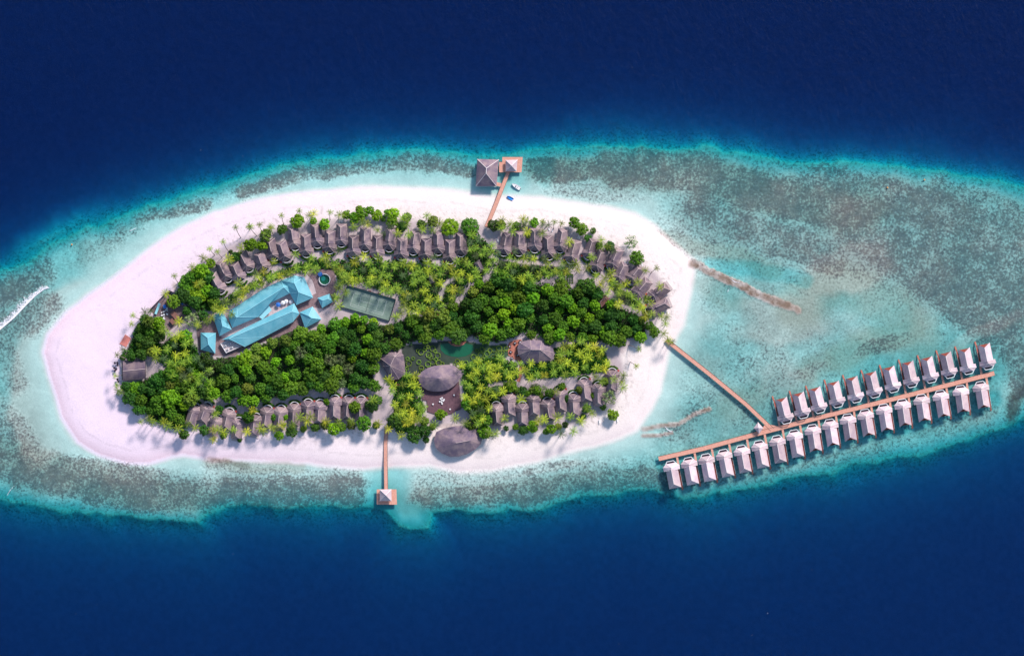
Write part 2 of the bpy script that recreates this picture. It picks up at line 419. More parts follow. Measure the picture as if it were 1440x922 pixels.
    coral *= (1-sandy)
    deep_add = 0.5*sandy+0.8*blob(760,230,20,30,0)
    shal = .9*blob(1190,380,70,35,-20)+.6*blob(1070,450,90,35,0)+.9*blob(45,560,35,90,0)+.8*blob(60,600,40,60,20)
    shal += .6*blob(1380,470,80,10,-25)+.5*line([(560,650),(650,668),(800,650)],10)
    shal += .5*blob(100,430,40,30,-30)
    lag = np.maximum(lag-0.75*shal, 0.22+0.35*ss(dS, 0, 14))+deep_add
    lag += .45*line([(1010,470),(1080,440),(1110,410)],30)*0+.6*line([(1000,372),(1060,380),(1130,398)], 12)
    lag += 1.0*line([(940,655),(1100,640),(1250,600),(1400,560)], 14)+.5*line([(1110,590),(1250,545),(1380,510)],45)
    groy = [(974,370),(995,380),(1015,390),(1040,400),(1065,413),(1090,424),(1122,435)]
    g = ss(linew(groy, 8.0, 1.0)*(.55+.9*vnoise(X, Y, 9, 71, 3)), .15, .95); brown = np.maximum(brown, g); 
    bars = np.maximum(linew([(905,603),(930,598),(955,596),(975,583),(997,575)], 4, .9), linew([(905,612),(930,612),(945,608)], 3, .8))
    bars2 = line([(1425,585),(1432,560),(1446,545)], 11, .8)
    mud = linew([(296,645),(325,650),(350,655)], 4, .8)*.7
    brown = np.maximum.reduce([brown, bars*.9, bars2*.9, mud])
    lag = np.where(g > .45, np.minimum(lag, 0.34-0.36*g), lag); lag = np.where(bars > .45, np.minimum(lag, .36-0.28*bars), lag)
    coral = np.maximum(coral, .9*bars2)
    nfine = vnoise(X+200, Y+700, 5, 9, 3)
    lag += (nfine-.5)*0.25*coral; lag *= (1-.25*coral)
    # outer slope
    topy = ss(Y, 500, 200)
    cloud = blob(85, 318, 60, 26, -25, .8)+.6*blob(40, 350, 50, 25, -20, .8)
    outer = 2.4+9.0*(1-np.exp(-dR/(12.0+2*topy)))+(13.5+3.5*topy)*(1-np.exp(-(dR/(80.0-25*topy))**1.1)) - 5.5*cloud*ss(dR,0,15)
    outer += (vnoise(X+100, Y+100, 30, 8, 2)-.5)*2.0*np.exp(-dR/25)
    outer = np.maximum(outer, 2.0)
    water_d = np.where(insR, np.minimum(lag, 6), outer)
    patch = vnoise(X+10, Y+60, 22, 61, 4, .6); patch2 = vnoise(X+410, Y+260, 70, 62, 3)
    coral = np.clip(coral*(.72+.42*ss(patch, .25, .65))*(.86+.2*patch2), 0, .92)
    back = (.10+.34*ss(patch2, .3, .75)*ss(patch, .25, .75))*ss(dS, 12, 60)*(1-sandy)*(1-np.clip(shal, 0, 1)*.8)
    coral = np.maximum(coral, back)
    rim = .27*(1-ss(dR, 6, 34)); coral = np.where(insR, np.maximum(coral, rim*.9*(1-sandy)), rim)
    tan = np.where(insS, 0, tan)
    Z = np.where(insS, land, -np.maximum(water_d, 0.05)*0.4*ss(dS, -1, 9)-0.01)
    far = (X < -60) | (X > 1500) | (Y < -40) | (Y > 962)
    Z = np.where(far & (Z > -8) , np.where(insR, Z, Z), Z)
    Z += np.where(insS, (vnoise(X, Y, 8, 21, 2)-.5)*0.12*ss(dS, 8, 30), 0)
    # colour
    lx = ss(X, 150, 700)[..., None]
    sand = np.array([.80, .66, .76])*(1-lx)+np.array([.83, .74, .71])*lx
    wet = (np.exp(-(dS/9.0)**1.5))[..., None]*np.where(insS, 1, 0)[..., None]*(.55*(1-lx)+.25)
    sand = sand*(1-wet*.6)+np.array([.72, .50, .56])*wet*.6
    sand = sand*(0.93+0.10*vnoise(X, Y, 25, 31, 5)[..., None]+.04*vnoise(X+9, Y, 5, 32, 3, .7)[..., None])
    dvi = distline(Xw, Yw, VILLAGE, True); deb = np.where(dvi < 22, ss(vnoise(X, Y, 4, 34, 4, .75), .56, .72)*(1-dvi/22), 0)[..., None]*.55
    sand = sand*(1-deb)+np.array([.30, .24, .24])*deb
    track = (np.abs(dS-17-8*n1) < 1.6)[..., None]*ss(vnoise(X, Y, 9, 36, 3), .4, .6)[..., None]*.10
    sand = sand*(1-track)
    under = ss(-Z, 0.0, 0.16)[..., None]
    bed = np.array([.74, .66, .60])*(0.80+0.40*vnoise(X+50, Y+20, 14, 33, 6, .75)[..., None])
    lagtone = ss(dS, 3, 55)[..., None]; mot = ss(vnoise(X+150, Y+80, 45, 35, 5, .6), .35, .65)[..., None]
    bed = bed*(1-lagtone*(1-np.array([.84, .78, .76])))*(1-mot*lagtone*.24)
    cz = ss(coral, .1, .7)[..., None]; bed = bed*(1-.6*cz)+np.array([.34, .27, .24])*.6*cz
    deepf = np.where(insR, 1-ss(dR, 2, 20), 1)[..., None]
    bed = bed*(1-deepf)+(np.array([.23, .36, .30])*np.exp(-dR/16)[..., None]+np.array([.27, .33, .36])*(1-np.exp(-dR/16))[..., None])*(.85+.3*vnoise(X, Y, 6, 77, 3)[..., None])*deepf
    col = sand*(1-under)+bed*under
    col = col*(1-tan[..., None]*.75)+np.array([.44, .30, .22])*tan[..., None]*.75
    bn = (brown*(0.35+1.0*vnoise(X, Y, 5, 41, 3)))[..., None].clip(0, 1)
    col = col*(1-bn)+np.array([.23, .155, .115])*bn*(1-.7*bars2[..., None])
    # island interior
    vil = inpoly(Xw, Yw, VILLAGE); dv = distline(Xw, Yw, VILLAGE, True); vm = (np.where(vil, 1, 0)*ss(dv, 0, 10))[..., None]
    grit = np.array([.50, .42, .44])*(0.75+0.5*vnoise(X, Y, 6, 51, 4, .7)[..., None])
    col = col*(1-vm)+grit*vm
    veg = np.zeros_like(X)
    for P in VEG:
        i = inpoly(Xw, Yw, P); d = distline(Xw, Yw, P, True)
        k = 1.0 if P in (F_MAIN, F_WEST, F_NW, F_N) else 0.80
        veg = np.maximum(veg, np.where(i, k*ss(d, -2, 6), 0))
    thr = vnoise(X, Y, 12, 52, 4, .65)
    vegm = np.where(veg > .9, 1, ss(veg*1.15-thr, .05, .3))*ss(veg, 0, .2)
    soil = np.array([.045, .055, .03])*(0.6+.9*vnoise(X, Y, 7, 53, 4)[..., None])  # dark forest floor, with the shade under the crowns put into its colour
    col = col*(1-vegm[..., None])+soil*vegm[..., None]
    gi = inpoly(Xw, Yw, GARDEN)*1.0
    gcol = np.array([.052, .066, .056])*(0.7+.7*vnoise(X, Y, 9, 54, 5, .7)[..., None])
    gcol[...,1] *= (1+.5*ss(X,600,700)); 
    col = col*(1-gi[..., None])+gcol*gi[..., None]
    pm = np.zeros_like(X)
    for P in PATHS: pm = np.maximum(pm, 1-ss(distline(Xw, Yw, P), 2.2, 4.2))
    col = col*(1-pm[..., None])+(np.array([.56, .47, .46])*(.85+.3*vnoise(X, Y, 5, 55, 3)[..., None]))*pm[..., None]
    coral = np.where(insS, 0, coral)
    ny, nx = X.shape
    co = np.stack([(X-CX)*S, (CY-Y)*S, Z], -1).reshape(-1, 3)
    idx = np.arange(nx*ny).reshape(ny, nx)
    f = np.stack([idx[:-1, :-1], idx[1:, :-1], idx[1:, 1:], idx[:-1, 1:]], -1).reshape(-1, 4)
    me = bpy.data.meshes.new('ground'); me.vertices.add(len(co)); me.vertices.foreach_set('co', co.ravel().astype(np.float32))
    me.loops.add(f.size); me.loops.foreach_set('vertex_index', f.ravel().astype(np.int32))
    me.polygons.add(len(f)); me.polygons.foreach_set('loop_start', (np.arange(len(f))*4).astype(np.int32))
    me.polygons.foreach_set('use_smooth', np.ones(len(f), bool)); me.update()
    a = me.attributes.new('tint', 'FLOAT_COLOR', 'POINT'); a.data.foreach_set('color', np.concatenate([col.clip(0, 1), np.ones(col.shape[:2]+(1,))], -1).astype(np.float32).ravel())
    a = me.attributes.new('coral', 'FLOAT', 'POINT'); a.data.foreach_set('value', coral.astype(np.float32).ravel())
    m, t, p = nt('sand and seabed')
    at = nd(t, 'ShaderNodeAttribute'); at.attribute_name = 'tint'
    ac = nd(t, 'ShaderNodeAttribute'); ac.attribute_name = 'coral'
    v = coords(t, (1, 1, 1), True)
    f1 = noise(t, v, 0.58, 4, 0.75); f2 = noise(t, v, 0.16, 4, 0.65); f3 = noise(t, v, 1.3, 3, .65)
    mixn = math_(t, 'ADD', math_(t, 'MULTIPLY', f1, .78), math_(t, 'MULTIPLY', f2, .22))
    th = math_(t, 'MULTIPLY_ADD', ac.outputs['Fac'], 0.30, 0.36)      # threshold rises with reef density
    dlt = math_(t, 'SUBTRACT', th, mixn)
    sp = mapr(t, dlt, -0.075, 0.095, 0, 1, True)
    sp = math_(t, 'MULTIPLY', sp, mapr(t, ac.outputs['Fac'], 0.02, 0.2, 0, 0.68))
    cc = mixc(t, mapr(t, f2, .38, .62), (0.11, 0.06, 0.075), (0.23, 0.13, 0.12))
    base = mixc(t, sp, at.outputs['Color'], cc)
    bright = mapr(t, f3, .60, .72, 0, .5)
    fine = math_(t, 'MULTIPLY', mapr(t, f3, .3, .7, .88, 1.08), mapr(t, math_(t, 'MULTIPLY', mapr(t, ac.outputs['Fac'], 0, .12, 0, 1), math_(t, 'SUBTRACT', f1, .5)), -.14, .14, .76, 1.2))
    hs = nd(t, 'ShaderNodeHueSaturation'); t.links.new(base, hs.inputs['Color']); t.links.new(fine, hs.inputs['Value'])
    t.links.new(hs.outputs[0], p.inputs['Base Color']); p.inputs['Roughness'].default_value = 1; p.inputs['Specular IOR Level'].default_value = 0
    bump(t, p, f3, 0.25, 0.3)
    me.materials.append(m)
    o = bpy.data.objects.new('ground', me); C.objects.link(o); tag(o, kind='structure')
    return o
build_ground()

# ------------------------------------------------------------------ water body
def build_water():
    R = 12000
    w = MB(); w.box(-R, R, -R, R, -45, 0)
    m = bpy.data.materials.new('sea water'); m.use_nodes = True; t = m.node_tree
    for n in list(t.nodes):
        if n.type != 'OUTPUT_MATERIAL': t.nodes.remove(n)
    out = t.nodes['Material Output']
    v = coords(t, (1.0, 0.45, 1), True, rot=(0, 0, math.radians(12)))
    h = math_(t, 'ADD', math_(t, 'MULTIPLY', noise(t, v, 0.10, 4, .65), 1.5), noise(t, v, 0.5, 3, .6))
    bp = nd(t, 'ShaderNodeBump'); bp.inputs['Strength'].default_value = 0.6; bp.inputs['Distance'].default_value = 1.0; t.links.new(h, bp.inputs['Height'])
    tr = nd(t, 'ShaderNodeBsdfTransparent'); gl = nd(t, 'ShaderNodeBsdfGlossy'); gl.inputs['Roughness'].default_value = 0.25
    t.links.new(bp.outputs[0], gl.inputs['Normal'])
    fr = nd(t, 'ShaderNodeFresnel'); fr.inputs['IOR'].default_value = 1.33; t.links.new(bp.outputs[0], fr.inputs['Normal'])
    geo = nd(t, 'ShaderNodeNewGeometry')
    fac = math_(t, 'MULTIPLY', fr.outputs[0], math_(t, 'SUBTRACT', 1.0, geo.outputs['Backfacing']))
    mx = nd(t, 'ShaderNodeMixShader'); t.links.new(fac, mx.inputs[0]); t.links.new(tr.outputs[0], mx.inputs[1]); t.links.new(gl.outputs[0], mx.inputs[2])
    # sparse whitecaps
    v2 = coords(t, (1.0, 0.55, 1), True, rot=(0, 0, math.radians(12)))
    a = noise(t, v2, 0.33, 3, .6); b = noise(t, coords(t, (1, 1, 1), True), 0.012, 3, .6)
    wc = mapr(t, math_(t, 'ADD', a, math_(t, 'MULTIPLY', b, .30)), 0.915, 0.98, 0, .5)
    df = nd(t, 'ShaderNodeBsdfDiffuse'); df.inputs['Color'].default_value = (.8, .85, .9, 1)
    mx2 = nd(t, 'ShaderNodeMixShader'); t.links.new(wc, mx2.inputs[0]); t.links.new(mx.outputs[0], mx2.inputs[1]); t.links.new(df.outputs[0], mx2.inputs[2])
    t.links.new(mx2.outputs[0], out.inputs['Surface'])
    va = nd(t, 'ShaderNodeVolumeAbsorption'); va.inputs['Density'].default_value = 1.0
    va.inputs['Color'].default_value = (1-0.88, 1-0.118, 1-0.058, 1)
    t.links.new(va.outputs[0], out.inputs['Volume'])
    o = w.build('water', m); tag(o, kind='structure')
build_water()

def foam_mat():
    m = bpy.data.materials.new('foam'); m.use_nodes = True; t = m.node_tree
    for n in list(t.nodes):
        if n.type != 'OUTPUT_MATERIAL': t.nodes.remove(n)
    out = t.nodes['Material Output']
    at = nd(t, 'ShaderNodeAttribute'); at.attribute_name = 'dens'
    v = coords(t, (1, 1, 1), True)
    n1 = noise(t, v, 0.9, 5, .8)
    f = mapr(t, math_(t, 'SUBTRACT', math_(t, 'ADD', at.outputs['Fac'], -0.0), n1), -0.04, 0.10, 0, 1)
    df = nd(t, 'ShaderNodeBsdfDiffuse'); df.inputs['Color'].default_value = (.82, .80, .86, 1); tr = nd(t, 'ShaderNodeBsdfTransparent')
    mx = nd(t, 'ShaderNodeMixShader'); t.links.new(f, mx.inputs[0]); t.links.new(tr.outputs[0], mx.inputs[1]); t.links.new(df.outputs[0], mx.inputs[2])
    t.links.new(mx.outputs[0], out.inputs['Surface']); return m
FOAM = foam_mat()
def foam_strip(m, pts, widths, dens, z=0.06, hump=0.35, nw=8):
    """ribbon with a rounded crest; dens profile peaks on the seaward lip"""
    P = []
    for i in range(len(pts)-1):
        k = 6
        for j in range(k): 
            u = j/k; P.append((pts[i][0]*(1-u)+pts[i+1][0]*u, pts[i][1]*(1-u)+pts[i+1][1]*u, widths[i]*(1-u)+widths[i+1]*u))
    P.append((*pts[-1], widths[-1]))
    base = len(m.v); n = len(P); dl = []
    for i, (x, y, w) in enumerate(P):
        a = P[max(i-1, 0)]; b = P[min(i+1, n-1)]; dx, dy = b[0]-a[0], b[1]-a[1]; L = math.hypot(dx, dy); nx_, ny_ = -dy/L, dx/L
        w *= random.uniform(.8, 1.2)
        for j in range(nw+1):
            u = j/nw; off = -u*w
            X_, Y_ = W(x+nx_*off, y+ny_*off); m.v.append((X_, Y_, z+hump*math.sin(PI*min(1, u*1.6))*min(w/10, 1)*(1 if u < .62 else .4)))
            end = min(1, i/3, (n-1-i)/3)
            dl.append(((dens+(.14 if dens < .85 else 0))*(1.0 if u < .12 else .72-.5*u)*(0 if u > .99 else 1))*(.4+.6*end))
    for i in range(n-1):
        for j in range(nw): q = base+i*(nw+1)+j; m.f.append((q, q+1, q+nw+2, q+nw+1))
    return dl
fm = MB(); D = []
D += foam_strip(fm, [(-30,488),(0,464),(20,447),(36,430),(50,416),(62,407),(73,404)], [22, 22, 20, 18, 16, 12, 5], .92)
o = fm.build('breaking_wave', FOAM); a = o.data.attributes.new('dens', 'FLOAT', 'POINT'); a.data.foreach_set('value', D)
tag(o, 'white foaming wave breaking over the reef at the far left edge', 'wave', kind='stuff')
fm = MB(); D = []
D += foam_strip(fm, [(66,470),(61,495),(64,515),(70,535),(76,556),(84,580),(92,596)], [1.6]*7, .62, hump=.05)
D += foam_strip(fm, [(302,300),(280,310),(255,324),(232,339),(215,350)], [1.2, 1.8, 1.8, 1.4, 1], .66, hump=.05)
D += foam_strip(fm, [(190,363),(176,374),(160,386),(140,402),(120,418),(95,438),(78,455),(66,475)], [4, 6, 7, 6, 4, 2.4, 1.5, 1.4], .50, hump=.05)
D += foam_strip(fm, [(196,318),(186,323),(180,325)], [1.4, 2, 1], .75, hump=.05)
D += foam_strip(fm, [(1045,398),(1034,396),(1024,390)], [1.5, 3, 2], .72, hump=.05)
D += foam_strip(fm, [(1026,404),(1022,412)], [2, 2], .8, hump=.05)
D += foam_strip(fm, [(948,608),(940,604),(934,598)], [4, 6, 3], .66, hump=.05)
D += foam_strip(fm, [(934,613),(915,609)], [2, 2], .6, hump=.05)
D += foam_strip(fm, [(660,660),(645,662),(634,659)], [1.2]*3, .6, hump=.05)
D += foam_strip(fm, [(930,328),(950,346),(966,361)], [1.1]*3, .6, hump=.05)
D += foam_strip(fm, [(400,648),(470,654),(540,656)], [1]*3, .52, hump=.05)
D += foam_strip(fm, [(8,700),(14,690),(22,680)], [3, 3, 2], .6, hump=.05)
o = fm.build('surf_foam', FOAM); a = o.data.attributes.new('dens', 'FLOAT', 'POINT'); a.data.foreach_set('value', D)
tag(o, 'thin white lines of foam washing along the shore and the sandbars', 'foam', kind='stuff')

ORD = ['first','second','third','fourth','fifth','sixth','seventh','eighth','ninth','tenth','eleventh','twelfth','thirteenth','fourteenth','fifteenth','sixteenth','seventeenth','eighteenth','nineteenth','twentieth','twenty-first','twenty-second','twenty-third','twenty-fourth','twenty-fifth','twenty-sixth','twenty-seventh','twenty-eighth','twenty-ninth','thirtieth','thirty-first','thirty-second','thirty-third','thirty-fourth','thirty-fifth','thirty-sixth']
def px(*a): return [tuple(v*S for v in p) for p in a]

# ------------------------------------------------------------------ villas
def wing(notch, hx, hw, y0, y1, ze, zr, mat, rmat, root, inset=5):
    if notch:
        r = MB(); 
        r.slab([(-hw, y0, ze), (hx, y0, zr), (hx, y1-inset*.45*2, zr), (-hw, y1, ze)], .28)
        r.slab([(hw, y0, ze), (hx, y0, zr), (hx, y1-inset*.45*2, zr), (hw, y1, ze)], .28)
        o = r.build('wing_roof', mat, root)
        c = MB(); c.bar((hx, y0, zr+.06), (hx, y1-inset*.9, zr+.06), .3, .18); c.build('ridge_cap', rmat, o)
    else:
        outl = [(-hw, y0), (hw, y0), (hw, y1), (-hw, y1)]
        r, _ = hip(outl, [(hx, y0+.02), (hx, y1-inset)], ze, zr)
        o = r.build('wing_roof', mat, root)
        c = MB(); c.bar((hx, y0, zr+.06), (hx, y1-inset, zr+.06), .3, .18)
        for sx in (-hw, hw): c.bar((sx, y1, ze+.06), (hx, y1-inset, zr+.06), .22, .14)
        c.build('ridge_cap', rmat, o)
    return o
def make_beach_villa(mir):
    """mir=-1: ridge nearer local left. local +y = seaward, origin = mid of plan"""
    root = empty('beach_villa')
    hw = 3.75; hx = .6*mir
    y0, y1 = -1.2, 7.6; ze, zr = 2.9, 6.7
    MB().box(-3.1, 3.1, -5.2, 6.6, -.3, 2.6).build('wall', M['wall'], root)
    MB().box(-3.5, 3.5, 6.6, 9.2, -.1, .25).build('terrace', M['stone'], root)
    wing(False, hx, hw, y0, y1, ze, zr, M['thatch'], M['ridge'], root, 2.6)
    outl = [(-4.9, -1.4), (4.9, -1.4), (5.2, -4.4), (3.2, -6.6), (-3.2, -6.6), (-5.2, -4.4)]
    r, _ = hip(outl, [(hx, -1.2), (hx*.5, -3.0)], 2.7, 6.2)
    po = r.build('porch_roof', M['thatch'], root)
    c = MB()
    for p in outl[2:]: c.bar((p[0], p[1], 2.76), (hx*.5, -3.0, 6.26), .2, .12)
    c.build('ridge_cap', M['ridge'], po)
    MB().arcwall((0, -4.4), 3.3, .38, math.radians(208), math.radians(332), -.2, 2.2, 12).build('courtyard_wall', M['white'], root)
    MB().disc((0, -5.2), 2.5, -.1, .12, 16).build('courtyard_floor', M['dark'], root)
    g = MB(); g.box(-4.9, -3.5, -6.9, -5.6, 1.7, 1.95); 
    for a in (-4.7, -3.7):
        for b in (-6.7, -5.8): g.box(a-.06, a+.06, b-.06, b+.06, -.2, 1.7)
    g.build('gate_canopy', M['red'], root)
    MB().box(-.5, .5, 6.6, 6.68, 0.3, 2.3).build('door', M['dark'], root)
    return root
def make_hedge(mat):
    m = MB()
    r = random.Random(3)
    for i in range(420):
        t = math.radians(r.uniform(218, 322)); rad = r.uniform(4.3, 5.7); x, y = rad*math.cos(t), -4.6+rad*math.sin(t); z = r.uniform(.3, 1.6)
        leafquad(m, (x, y, z), .35, r)
    o = m.build('hedge', mat)
    return o
def leafquad(m, c, s, r, nrm=None):
    c = Vector(c)
    n = Vector((r.uniform(-1, 1), r.uniform(-1, 1), r.uniform(.1, 1))) if nrm is None else (Vector(nrm)+Vector((r.uniform(-.6, .6), r.uniform(-.6, .6), r.uniform(-.6, .6))))
    n.normalize(); a = n.orthogonal().normalized(); b = n.cross(a); t = r.uniform(0, PI); a2 = a*math.cos(t)+b*math.sin(t); b2 = n.cross(a2)
    l = s*r.uniform(.7, 1.3); w = l*.62
    m.add([c-a2*l, c-b2*w, c+a2*l, c+b2*w], [(0, 1, 2, 3)])

def make_water_villa(notch, mir, w18=1.0):
    root = empty('overwater_villa')
    hw = 4.0; hx = .55*mir; y0, y1 = -3.6, 9.3; ze, zr = 4.4, 8.4
    MB().box(-3.4, 3.4, -7.2, 8.6, 1.3, 1.6).build('deck', M['deck_red'], root)
    parts(root, 'pile', 'pile', [(x, y) for x in (-3, 3) for y in (-6, -1, 4, 8)], -3.0, 1.3, .17)
    MB().box(-3.0, 3.0, -6.0, 5.4, 1.6, 4.1).build('wall', M['wall'], root)
    wing(notch, hx, hw, y0, y1, ze, zr, M['thatch_pale'], M['ridge_pale'], root, 3.0)
    outl = [(-5.4, -3.0), (5.4, -3.0), (5.6, -5.6), (3.2, -7.6), (-3.2, -7.6), (-5.6, -5.6)]
    r, _ = hip(outl, [(hx, -3.0), (hx*.4, -4.6)], 4.2, 7.9)
    po = r.build('porch_roof', M['thatch_pale'], root); c = MB()
    for q in outl[2:]: c.bar((q[0], q[1], 4.26), (hx*.4, -4.6, 7.96), .2, .12)
    for q in outl[:2]: c.bar((q[0], q[1], 4.26), (hx, -3.0, 7.96), .2, .12)
    c.build('ridge_cap', M['ridge_pale'], po)
    ring = MB(); pts = [(-3.7, -6.9), (-2.2, -9.1), (2.2, -9.1), (3.7, -6.9)]
    for a, b in zip(pts, pts[1:]): ring.bar((*a, 4.3), (*b, 4.3), .42, .3)
    for a in pts: ring.bar((*a, 1.4), (*a, 4.3), .2, .2)
    ring.build('pergola_frame', M['white'], root)
    MB().prism([(-3.3, -6.9), (-2.0, -8.8), (2.0, -8.8), (3.3, -6.9)], 1.3, 1.55).build('courtyard_floor', M['dark'], root)
    # side boardwalk on local left, running from the main walkway to the stair
    b = MB(); b.box(-5.7, -4.3, -12.4, -5.8, 1.65, 1.85); b.build('entrance_walkway', M['deck'], root)
    b = MB(); b.box(-5.15, -4.15, -5.8, 9.0, 1.4, 1.6); bw = b.build('side_boardwalk', M['deck_red'], root)
    b = MB()
    for i in range(9): b.box(-5.25, -4.25, 9.0+i*.32, 9.32+i*.32, 1.25-i*.2, 1.40-i*.2)
    st = b.build('stair', M['terracotta'], root)
    h = MB()
    for i in range(8): h.box(-5.28, -5.16, -5+i*1.9, -4.88+i*1.9, 1.6, 2.6)
    h.bar((-5.22, -5, 2.6), (-5.22, 8.4, 2.6), .09); h.build('handrail', M['white'], bw)
    d = MB(); d.box(-.9, .9, 5.4, 5.48, 1.8, 4.0); d.build('window', M['glass'], root)
    return root
NB = make_beach_villa(-1); SB = make_beach_villa(1)
NW_ = make_water_villa(True, -1); SW_H = make_water_villa(False, 1); SW_N = make_water_villa(True, 1)
HEDGE = make_hedge(M['leaf_dark'])
index_children()
TOP = [((298.7,385.8),(311.8,411.4)),((309.5,368.5),(322,394.7)),((329.2,370.9),(338.7,394.7)),((339.3,355.3),(351.8,380.4)),((363.8,356.5),(373,380)),((379.3,338),(386.4,364.9)),((395.4,341),(403.7,367)),((411,319.5),(415.8,350.3)),((430.2,330.4),(431,360)),((444,315.6),(447,347.3)),((464,325.6),(463.6,355)),((481,316),(480,345.5)),((497.4,332),(497.4,361)),((514.5,320.8),(513.3,352)),((531.5,332),(530,362)),((550,321.7),(546.7,352)),((565.8,336.5),(564,364)),((585,326),(580.5,356.5)),((599.6,336.5),(598.8,365)),((617,327),(616,357)),((633.2,338),(633,369)),((648.8,329),(648,359)),((713.7,328.6),(708,358)),((731.5,326),(729.7,359)),((753,321.3),(752.3,354.7)),((770.5,332),(772.3,364)),((792.2,323),(787,354)),((810.6,339.3),(801.8,368.5)),((835,337.3),(826.2,363)),((847.7,352),(836,382)),((870,351),(858.4,378)),((880,371.7),(866.5,396.6)),((900,376),(885,396.6)),((911.5,394.5),(891.5,418.3)),((938,403),(913,421.6)),((939,426),(910,438))]
BOT = [((267.5,596),(276,569)),((284,592.5),(292.5,567.5)),((298.3,611.7),(307.5,585)),((317.5,602.5),(323.3,575)),((332.5,615.8),(336.7,588.3)),((356.7,610.8),(360.8,582.5)),((373.7,600.4),(376.7,571.6)),((392.7,602.7),(395.7,570.8)),((414,597.4),(414,567)),((433,593.6),(433.7,562.5)),((448.8,594.4),(450.4,563.2)),((470.8,588.3),(471.2,557)),((489,588.7),(490.6,557)),((507.3,589.8),(508,557)),((700.8,596.8),(697.3,566.4)),((717.3,583.8),(714.7,552.5)),((735.5,596.8),(734.6,566.4)),((752,583),(749.4,552.5)),((774.5,589.8),(769.3,560.4)),((789.5,578.5),(787,544.7)),((808.6,583.7),(806,552.5)),((825,563.8),(820.8,531.7)),((842.4,569.8),(841.6,538.6)),((860.7,549),(860.7,519.5))]
BLD = []     # building footprints for tree exclusion: (px,py,radius)
used = {}
def put(proto, a, b, z, hgt, label, cat, group, cls, zs=1.0, wide=1.0, L0=None):
    ax, ay = W(*a, hgt); bx, by = W(*b, hgt)
    rz = math.atan2(ay-by, ax-bx)-PI/2
    rz += random.uniform(-.022, .022)
    o = proto if proto.name not in used else copy_tree(proto)
    used[proto.name] = 1
    o.location = ((ax+bx)/2, (ay+by)/2, z); o.rotation_euler = (0, 0, rz)
    sc = math.hypot(ax-bx, ay-by)/L0 if L0 else 1.0
    sc = max(.88, min(1.12, sc)); o.scale = (wide, sc, zs)
    tag(o, label, cat, group)
    return o, rz
for i, (a, b) in enumerate(TOP):
    if i < 22: lab = f'thatched beach villa, {ORD[i]} from left in the north row left of the north jetty'
    else: lab = f'thatched beach villa, {ORD[i-22]} from left in the north row right of the north jetty'
    o, rz = put(NB, a, b, GZ, 4, lab, 'villa', 'thatched villas along the north beach', 'n', zs=random.uniform(.95, 1.08), wide=1.03, L0=13.8)
    BLD.append(((a[0]+b[0])/2+(a[0]-b[0])*.1, (a[1]+b[1])/2+(a[1]-b[1])*.1, 13)); BLD.append((b[0], b[1], 9)); BLD.append((a[0], a[1], 7))
    hg = HEDGE if i == 0 else HEDGE.copy()
    if i: C.objects.link(hg)
    hg.location = (*o.location[:2], GZ); hg.rotation_euler = (0, 0, rz)
    tag(hg, f'curved hedge behind {ORD[i] if i < 22 else ORD[i-22]} villa from left in north row {"left" if i < 22 else "right"} of north jetty', 'hedge', 'hedges curving round the villa courtyards')
for i, (a, b) in enumerate(BOT):
    if i < 14: lab = f'thatched beach villa, {ORD[i]} from left in the south row left of the south jetty'
    else: lab = f'thatched beach villa, {ORD[i-14]} from left in the south row right of the oval hall'
    o, rz = put(SB, a, b, GZ, 4, lab, 'villa', 'thatched villas along the south beach', 's', zs=random.uniform(.95, 1.08), wide=1.03, L0=13.8)
    BLD.append(((a[0]+b[0])/2, (a[1]+b[1])/2, 13)); BLD.append((b[0], b[1], 9)); BLD.append((a[0], a[1], 8))
    hg = HEDGE.copy(); C.objects.link(hg); hg.location = (*o.location[:2], GZ); hg.rotation_euler = (0, 0, rz)
    tag(hg, f'curved hedge above {ORD[i] if i < 14 else ORD[i-14]} villa from left in south row {"left of south jetty" if i < 14 else "right of oval hall"}', 'hedge', 'hedges curving round the villa courtyards')
LOW = [(942.4,648.4),(967.4,643.4),(991.8,638.4),(1016.8,632.2),(1041.7,626.4),(1066.7,619.7),(1091.6,612.7),(1116,604.7),(1141.5,597.2),(1166,589.6),(1191,582.3),(1216,575.6),(1242,568.3),(1268,561.5),(1295,554.8),(1322,549),(1350,542.3),(1378.5,536.5)]
UP = [(1107,594.8),(1130.8,587.3),(1154,580),(1179.6,571.9),(1205.6,565.2),(1231.7,558.3),(1257.7,551),(1283.8,543.8),(1310.8,537.5),(1336.9,530.8),(1363.3,525.4),(1391,518.8)]
def vend(p, ang, L): return (p[0]+L*math.sin(math.radians(ang)), p[1]-L*math.cos(math.radians(ang)))
for i, p in enumerate(LOW):
    ang = 180-(11.5-.18*i); e = vend(p, ang, 37.5)
    pr = SW_H if i < 8 else SW_N
    put(pr, e, p, 0, 5, f'pale overwater villa on stilts, {ORD[i]} from left below the long walkway', 'villa', 'pale villas on stilts below the long walkway', 'w', wide=1.06, L0=18.0)
for i, p in enumerate(UP):
    e = vend(p, -(14-.2*i), 36)
    put(NW_, e, p, 0, 5, f'pale overwater villa on stilts, {ORD[i]} from left above the long walkway', 'villa', 'pale villas on stilts above the long walkway', 'u', wide=1.06, L0=18.0)

